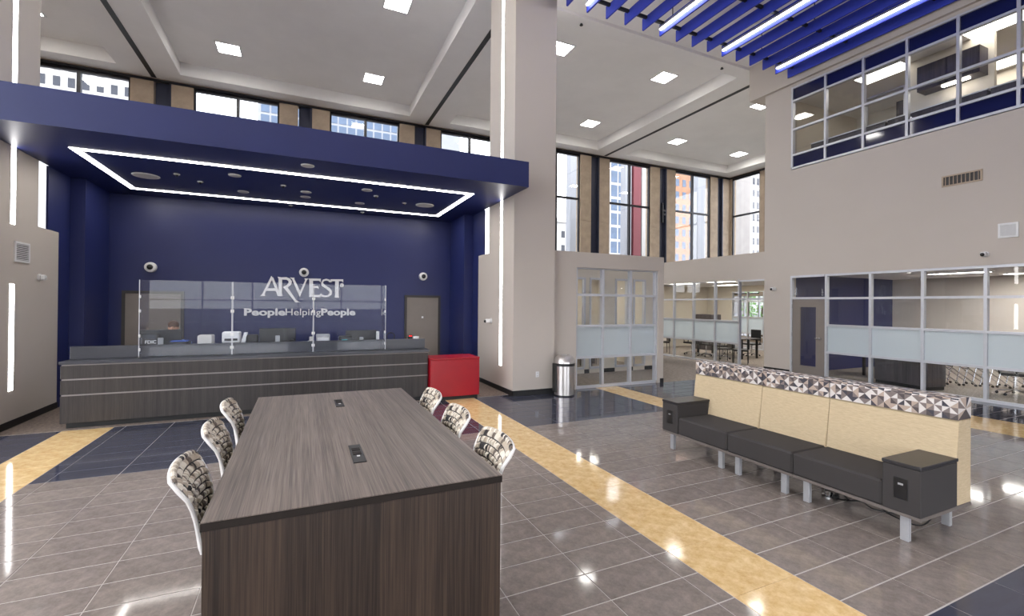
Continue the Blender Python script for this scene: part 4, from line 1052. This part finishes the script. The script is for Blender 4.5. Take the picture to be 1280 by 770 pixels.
# meeting room beyond the corridor
conf_table('dark table in the meeting room beyond the corridor', 14.9, 12.6, 2.2, 1.0)
for x, y, rz in ((14.05, 13.5, .2), (14.0, 12.75, 0), (14.0, 12.0, -.2), (15.8, 12.2, PI), (15.8, 13.2, PI)):
    dup(swp, (x, y, 0), rz, 'black swivel chair in the meeting room beyond the corridor', 'swivel chairs in the meeting room')
def guest(lab, loc, rz, grp):
    t = thing('guest_chair', lab, 'chair', loc, rz, grp)
    MB().box(-.24, .24, -.24, .24, .42, .48, .02).build('seat', M_screen, t)
    MB().box(-.26, -.22, -.23, .23, .48, .84, .02).build('backrest', M_screen, t)
    for sx in (-.2, .2):
        for sy in (-.23, .23): MB().tube([(sx, sy, .64 if sx > 0 else .8), (sx * 1.1, sy, .0)], .012, 6).build('leg', M_black, t)
    return t
gcp = guest('black four legged guest chair behind the meeting room glass', (13.4, 10.75, 0), 2.2, 'guest chairs behind the meeting room glass')
dup(gcp, (13.35, 11.4, 0), 2.6); dup(gcp, (13.3, 14.3, 0), 2.6)
dup(gcp, (6.5, 11.9, 0), 1.2, 'black guest chair in the inner office'); dup(gcp, (7.9, 12.0, 0), 1.9, 'black guest chair in the inner office'); dup(gcp, (9.0, 12.3, 0), 2.2, 'black guest chair in the inner office')
t = thing('office_desk', 'dark wood desk in the inner office', 'desk', (7.6, 12.9, 0))
MB().box(-1.2, 1.2, -.4, .4, .71, .75, .004).build('top', M_cabinet, t); MB().box(-1.18, -1.14, -.38, .38, 0, .71).build('panel', M_cabinet, t); MB().box(1.14, 1.18, -.38, .38, 0, .71).build('panel', M_cabinet, t); MB().box(-1.14, 1.14, .2, .24, .2, .71).build('modesty_panel', M_cabinet, t)
t = thing('wall_cabinet', 'tall dark filing cabinet in the meeting room', 'cabinet', (16.4, 14.9, 0))
MB().box(-.3, .3, -.5, .5, 0, 1.55, .006).build('body', M_cabinet, t); MB().box(-.31, -.30, -.48, -.01, .05, 1.5).build('door', M_cabinet, t); MB().box(-.31, -.30, .01, .48, .05, 1.5).build('door', M_cabinet, t)
# upper offices: low cabinets along the glass, overhead cabinets, inner glazing
for k in range(6):
    y = 8.2 - 1.85 * k
    t = thing('low_cabinet', 'dark low storage cabinet along the upper office windows', 'cabinet', (13.2, y - .9, 5.8), 0, 'low cabinets along the upper windows')
    MB().box(-.2, .2, -.9, .9, 0, .70, .005).build('body', M_cabinet, t); MB().box(-.21, .21, -.91, .91, .70, .73, .004).build('top', M_white, t)
for x, y, lab in ((14.12, 5.62, 'dark overhead cabinet on the divider seen through the upper office windows'), (15.9, 6.9, 'dark overhead cabinet deep in the upper office')):
    t = thing('overhead_cabinet', lab, 'cabinet', (x, y, 7.30))
    MB().box(-.2, .2, -.62, .55, 0, .62, .005).build('body', M_cabinet, t)
    for yy in (-.31, .24): MB().box(-.215, -.2, yy - .27, yy + .27, .02, .6, .003).build('door', M_cabinet, t)
    MB().box(-.12, -.02, -.4, .1, -.03, 0).build('task_light', E_office, t)
struct(MB().box(14.33, 14.45, 4.9, 6.6, 5.8, 8.3).build('wall_upper_divider', M_cream), 'cream divider wall behind the overhead cabinet', 'wall')
glazing(0, 15.2, [1.3, 2.3, 3.3, 4.3], [5.8, 6.6, 7.4, 8.28], label='inner glazed partition inside the upper offices')
glazing(0, 15.6, [6.2, 7.2, 8.2], [5.8, 6.6, 7.4, 8.28], label='inner glazed partition at the corner upper office')
t = thing('ceiling_vent', 'square ceiling air vent in the upper office', 'vent', (15.0, 5.9, 8.3))
MB().box(-.3, .3, -.3, .3, -.015, 0, .003).build('frame', M_white, t)
for k in range(5): MB().box(-.25, .25, -.25 + .11 * k, -.20 + .11 * k, -.02, -.015).build('slat', M_doordark, t)

# ================================================================== OUTSIDE THE WINDOWS
struct(MB().box(-160, 260, YW + .4, 260, -.5, -.3).box(-160, 260, -160, -6.5, -.5, -.3).box(XE + .5, 260, -160, 260, -.52, -.32).build('ground', M_asphalt), 'street surface outside', 'ground')
def building(lab, x0, x1, y0, y1, h, mt, wmat, wx, wz, ww, wh, xr=None, zr=None, side=False):
    """windows only where the street windows let one look; each its own part"""
    b = thing('office_building', lab, 'building', ((x0 + x1) / 2, (y0 + y1) / 2, -.3))
    cx, cy = (x0 + x1) / 2, (y0 + y1) / 2
    MB().box(x0 - cx, x1 - cx, y0 - cy, y1 - cy, 0, h).build('facade', mt, b)
    MB().box(x0 - cx - .3, x1 - cx + .3, y0 - cy - .3, y1 - cy + .3, h, h + .8).build('parapet', mt, b)
    xr = xr or (x0 + .5, x1 - .5); zr = zr or (2, h - 1)
    me = MB().box(-ww / 2, ww / 2, -.06, .06, -wh / 2, wh / 2).mesh('window', wmat)
    z = zr[0]
    while z < zr[1]:
        x = xr[0]
        while x < xr[1]:
            put('window', me, b, (x + ww / 2 - cx, y0 - cy, z + wh / 2)); x += wx
        z += wz
    return b
building('orange brick office building across the street', 98, 116, 104, 118, 60, M_brick, M_bglass, 2.7, 3.75, 1.35, 2.1, (98.6, 107), (12, 40))
building('pale tower with dark windows behind the brick building', 126, 146, 98, 118, 75, M_bwhite, M_bdark, 1.9, 3.75, .9, 2.1, (127, 145), (14, 44))
building('glass tower with pale grid facade across the street', 70.5, 82, 95, 110, 40, M_bwhite, M_bglass, 2.3, 3.6, 1.9, 2.9, (71, 82), (12, 38))
building('bluish glass tower above the canopy', -6, 24, 74, 90, 60, M_bgray, M_bglass, 1.3, 2.2, 1.05, 1.85, (-5.6, 20), (25, 34))
building('white tower with columns of dark windows', -29, -18, 72, 86, 60, M_bwhite, M_bdark, 1.35, 1.9, .65, 1.15, (-28.5, -19), (24, 36))
building('grey stone tower at the far left window', -50, -30.5, 78, 90, 60, M_bgray, M_bdark, 1.5, 2.0, .8, 1.2, (-40, -31), (24, 36))
building('low pale building behind the first office window', 42, 58, 90, 100, 21, M_bwhite, M_bdark, 2.2, 3.2, .9, 1.5, (42.5, 57), (8, 20))
# facade fins just outside the glass
for x, w, mt, lab in ((15.6, 1.0, M_bgray, 'pale exterior fin outside the window right of the pier'), (20.35, .62, M_maroon, 'maroon exterior fin outside the window'), (21.3, 1.1, M_bwhite, 'white exterior fin beside the maroon one'), (19.6, .5, M_bgray, 'grey exterior fin beside the maroon one'), (26.6, 1.5, M_bgray, 'pale exterior fin outside the window facing the brick building')):
    t = thing('facade_fin', lab, 'fin', (x, YW + 6, -.3))
    MB().box(-w / 2, w / 2, -.25, .25, 0, 14.5).build('shaft', mt, t); MB().box(-w / 2 - .05, w / 2 + .05, -.3, .3, 0, .5).build('foot', mt, t)
# street tree seen through the meeting room
def tree(lab, loc, h, s):
    t = thing('street_tree', lab, 'tree', loc)
    MB().lathe([(.12, 0), (.08, h * .6)], n=8).build('trunk', M_trunk, t, True)
    rs = random.Random(s); mb = MB()
    for k in range(900):
        a, b_, r_ = rs.uniform(0, 2 * PI), rs.uniform(-1, 1), rs.uniform(.3, 1) ** .5 * 1.2
        c_ = Vector((r_ * math.cos(a) * math.sqrt(1 - b_ * b_), r_ * math.sin(a) * math.sqrt(1 - b_ * b_), h * .62 + r_ * b_ * 1.15))
        u = Vector((rs.uniform(-1, 1), rs.uniform(-1, 1), rs.uniform(-1, 1))).normalized(); v = u.orthogonal().normalized()
        mb._add([c_ - u * .1, c_ + v * .05, c_ + u * .1, c_ - v * .05], [(0, 1, 2, 3)])
    o = mb.build('leaves', M_leaf, t); o['kind'] = 'stuff'
tree('leafy green street tree seen through the meeting room', (24.5, 18.2, -.3), 3.6, 1)
tree('leafy green street tree beside the other one outside the meeting room', (24.6, 15.6, -.3), 3.9, 2)
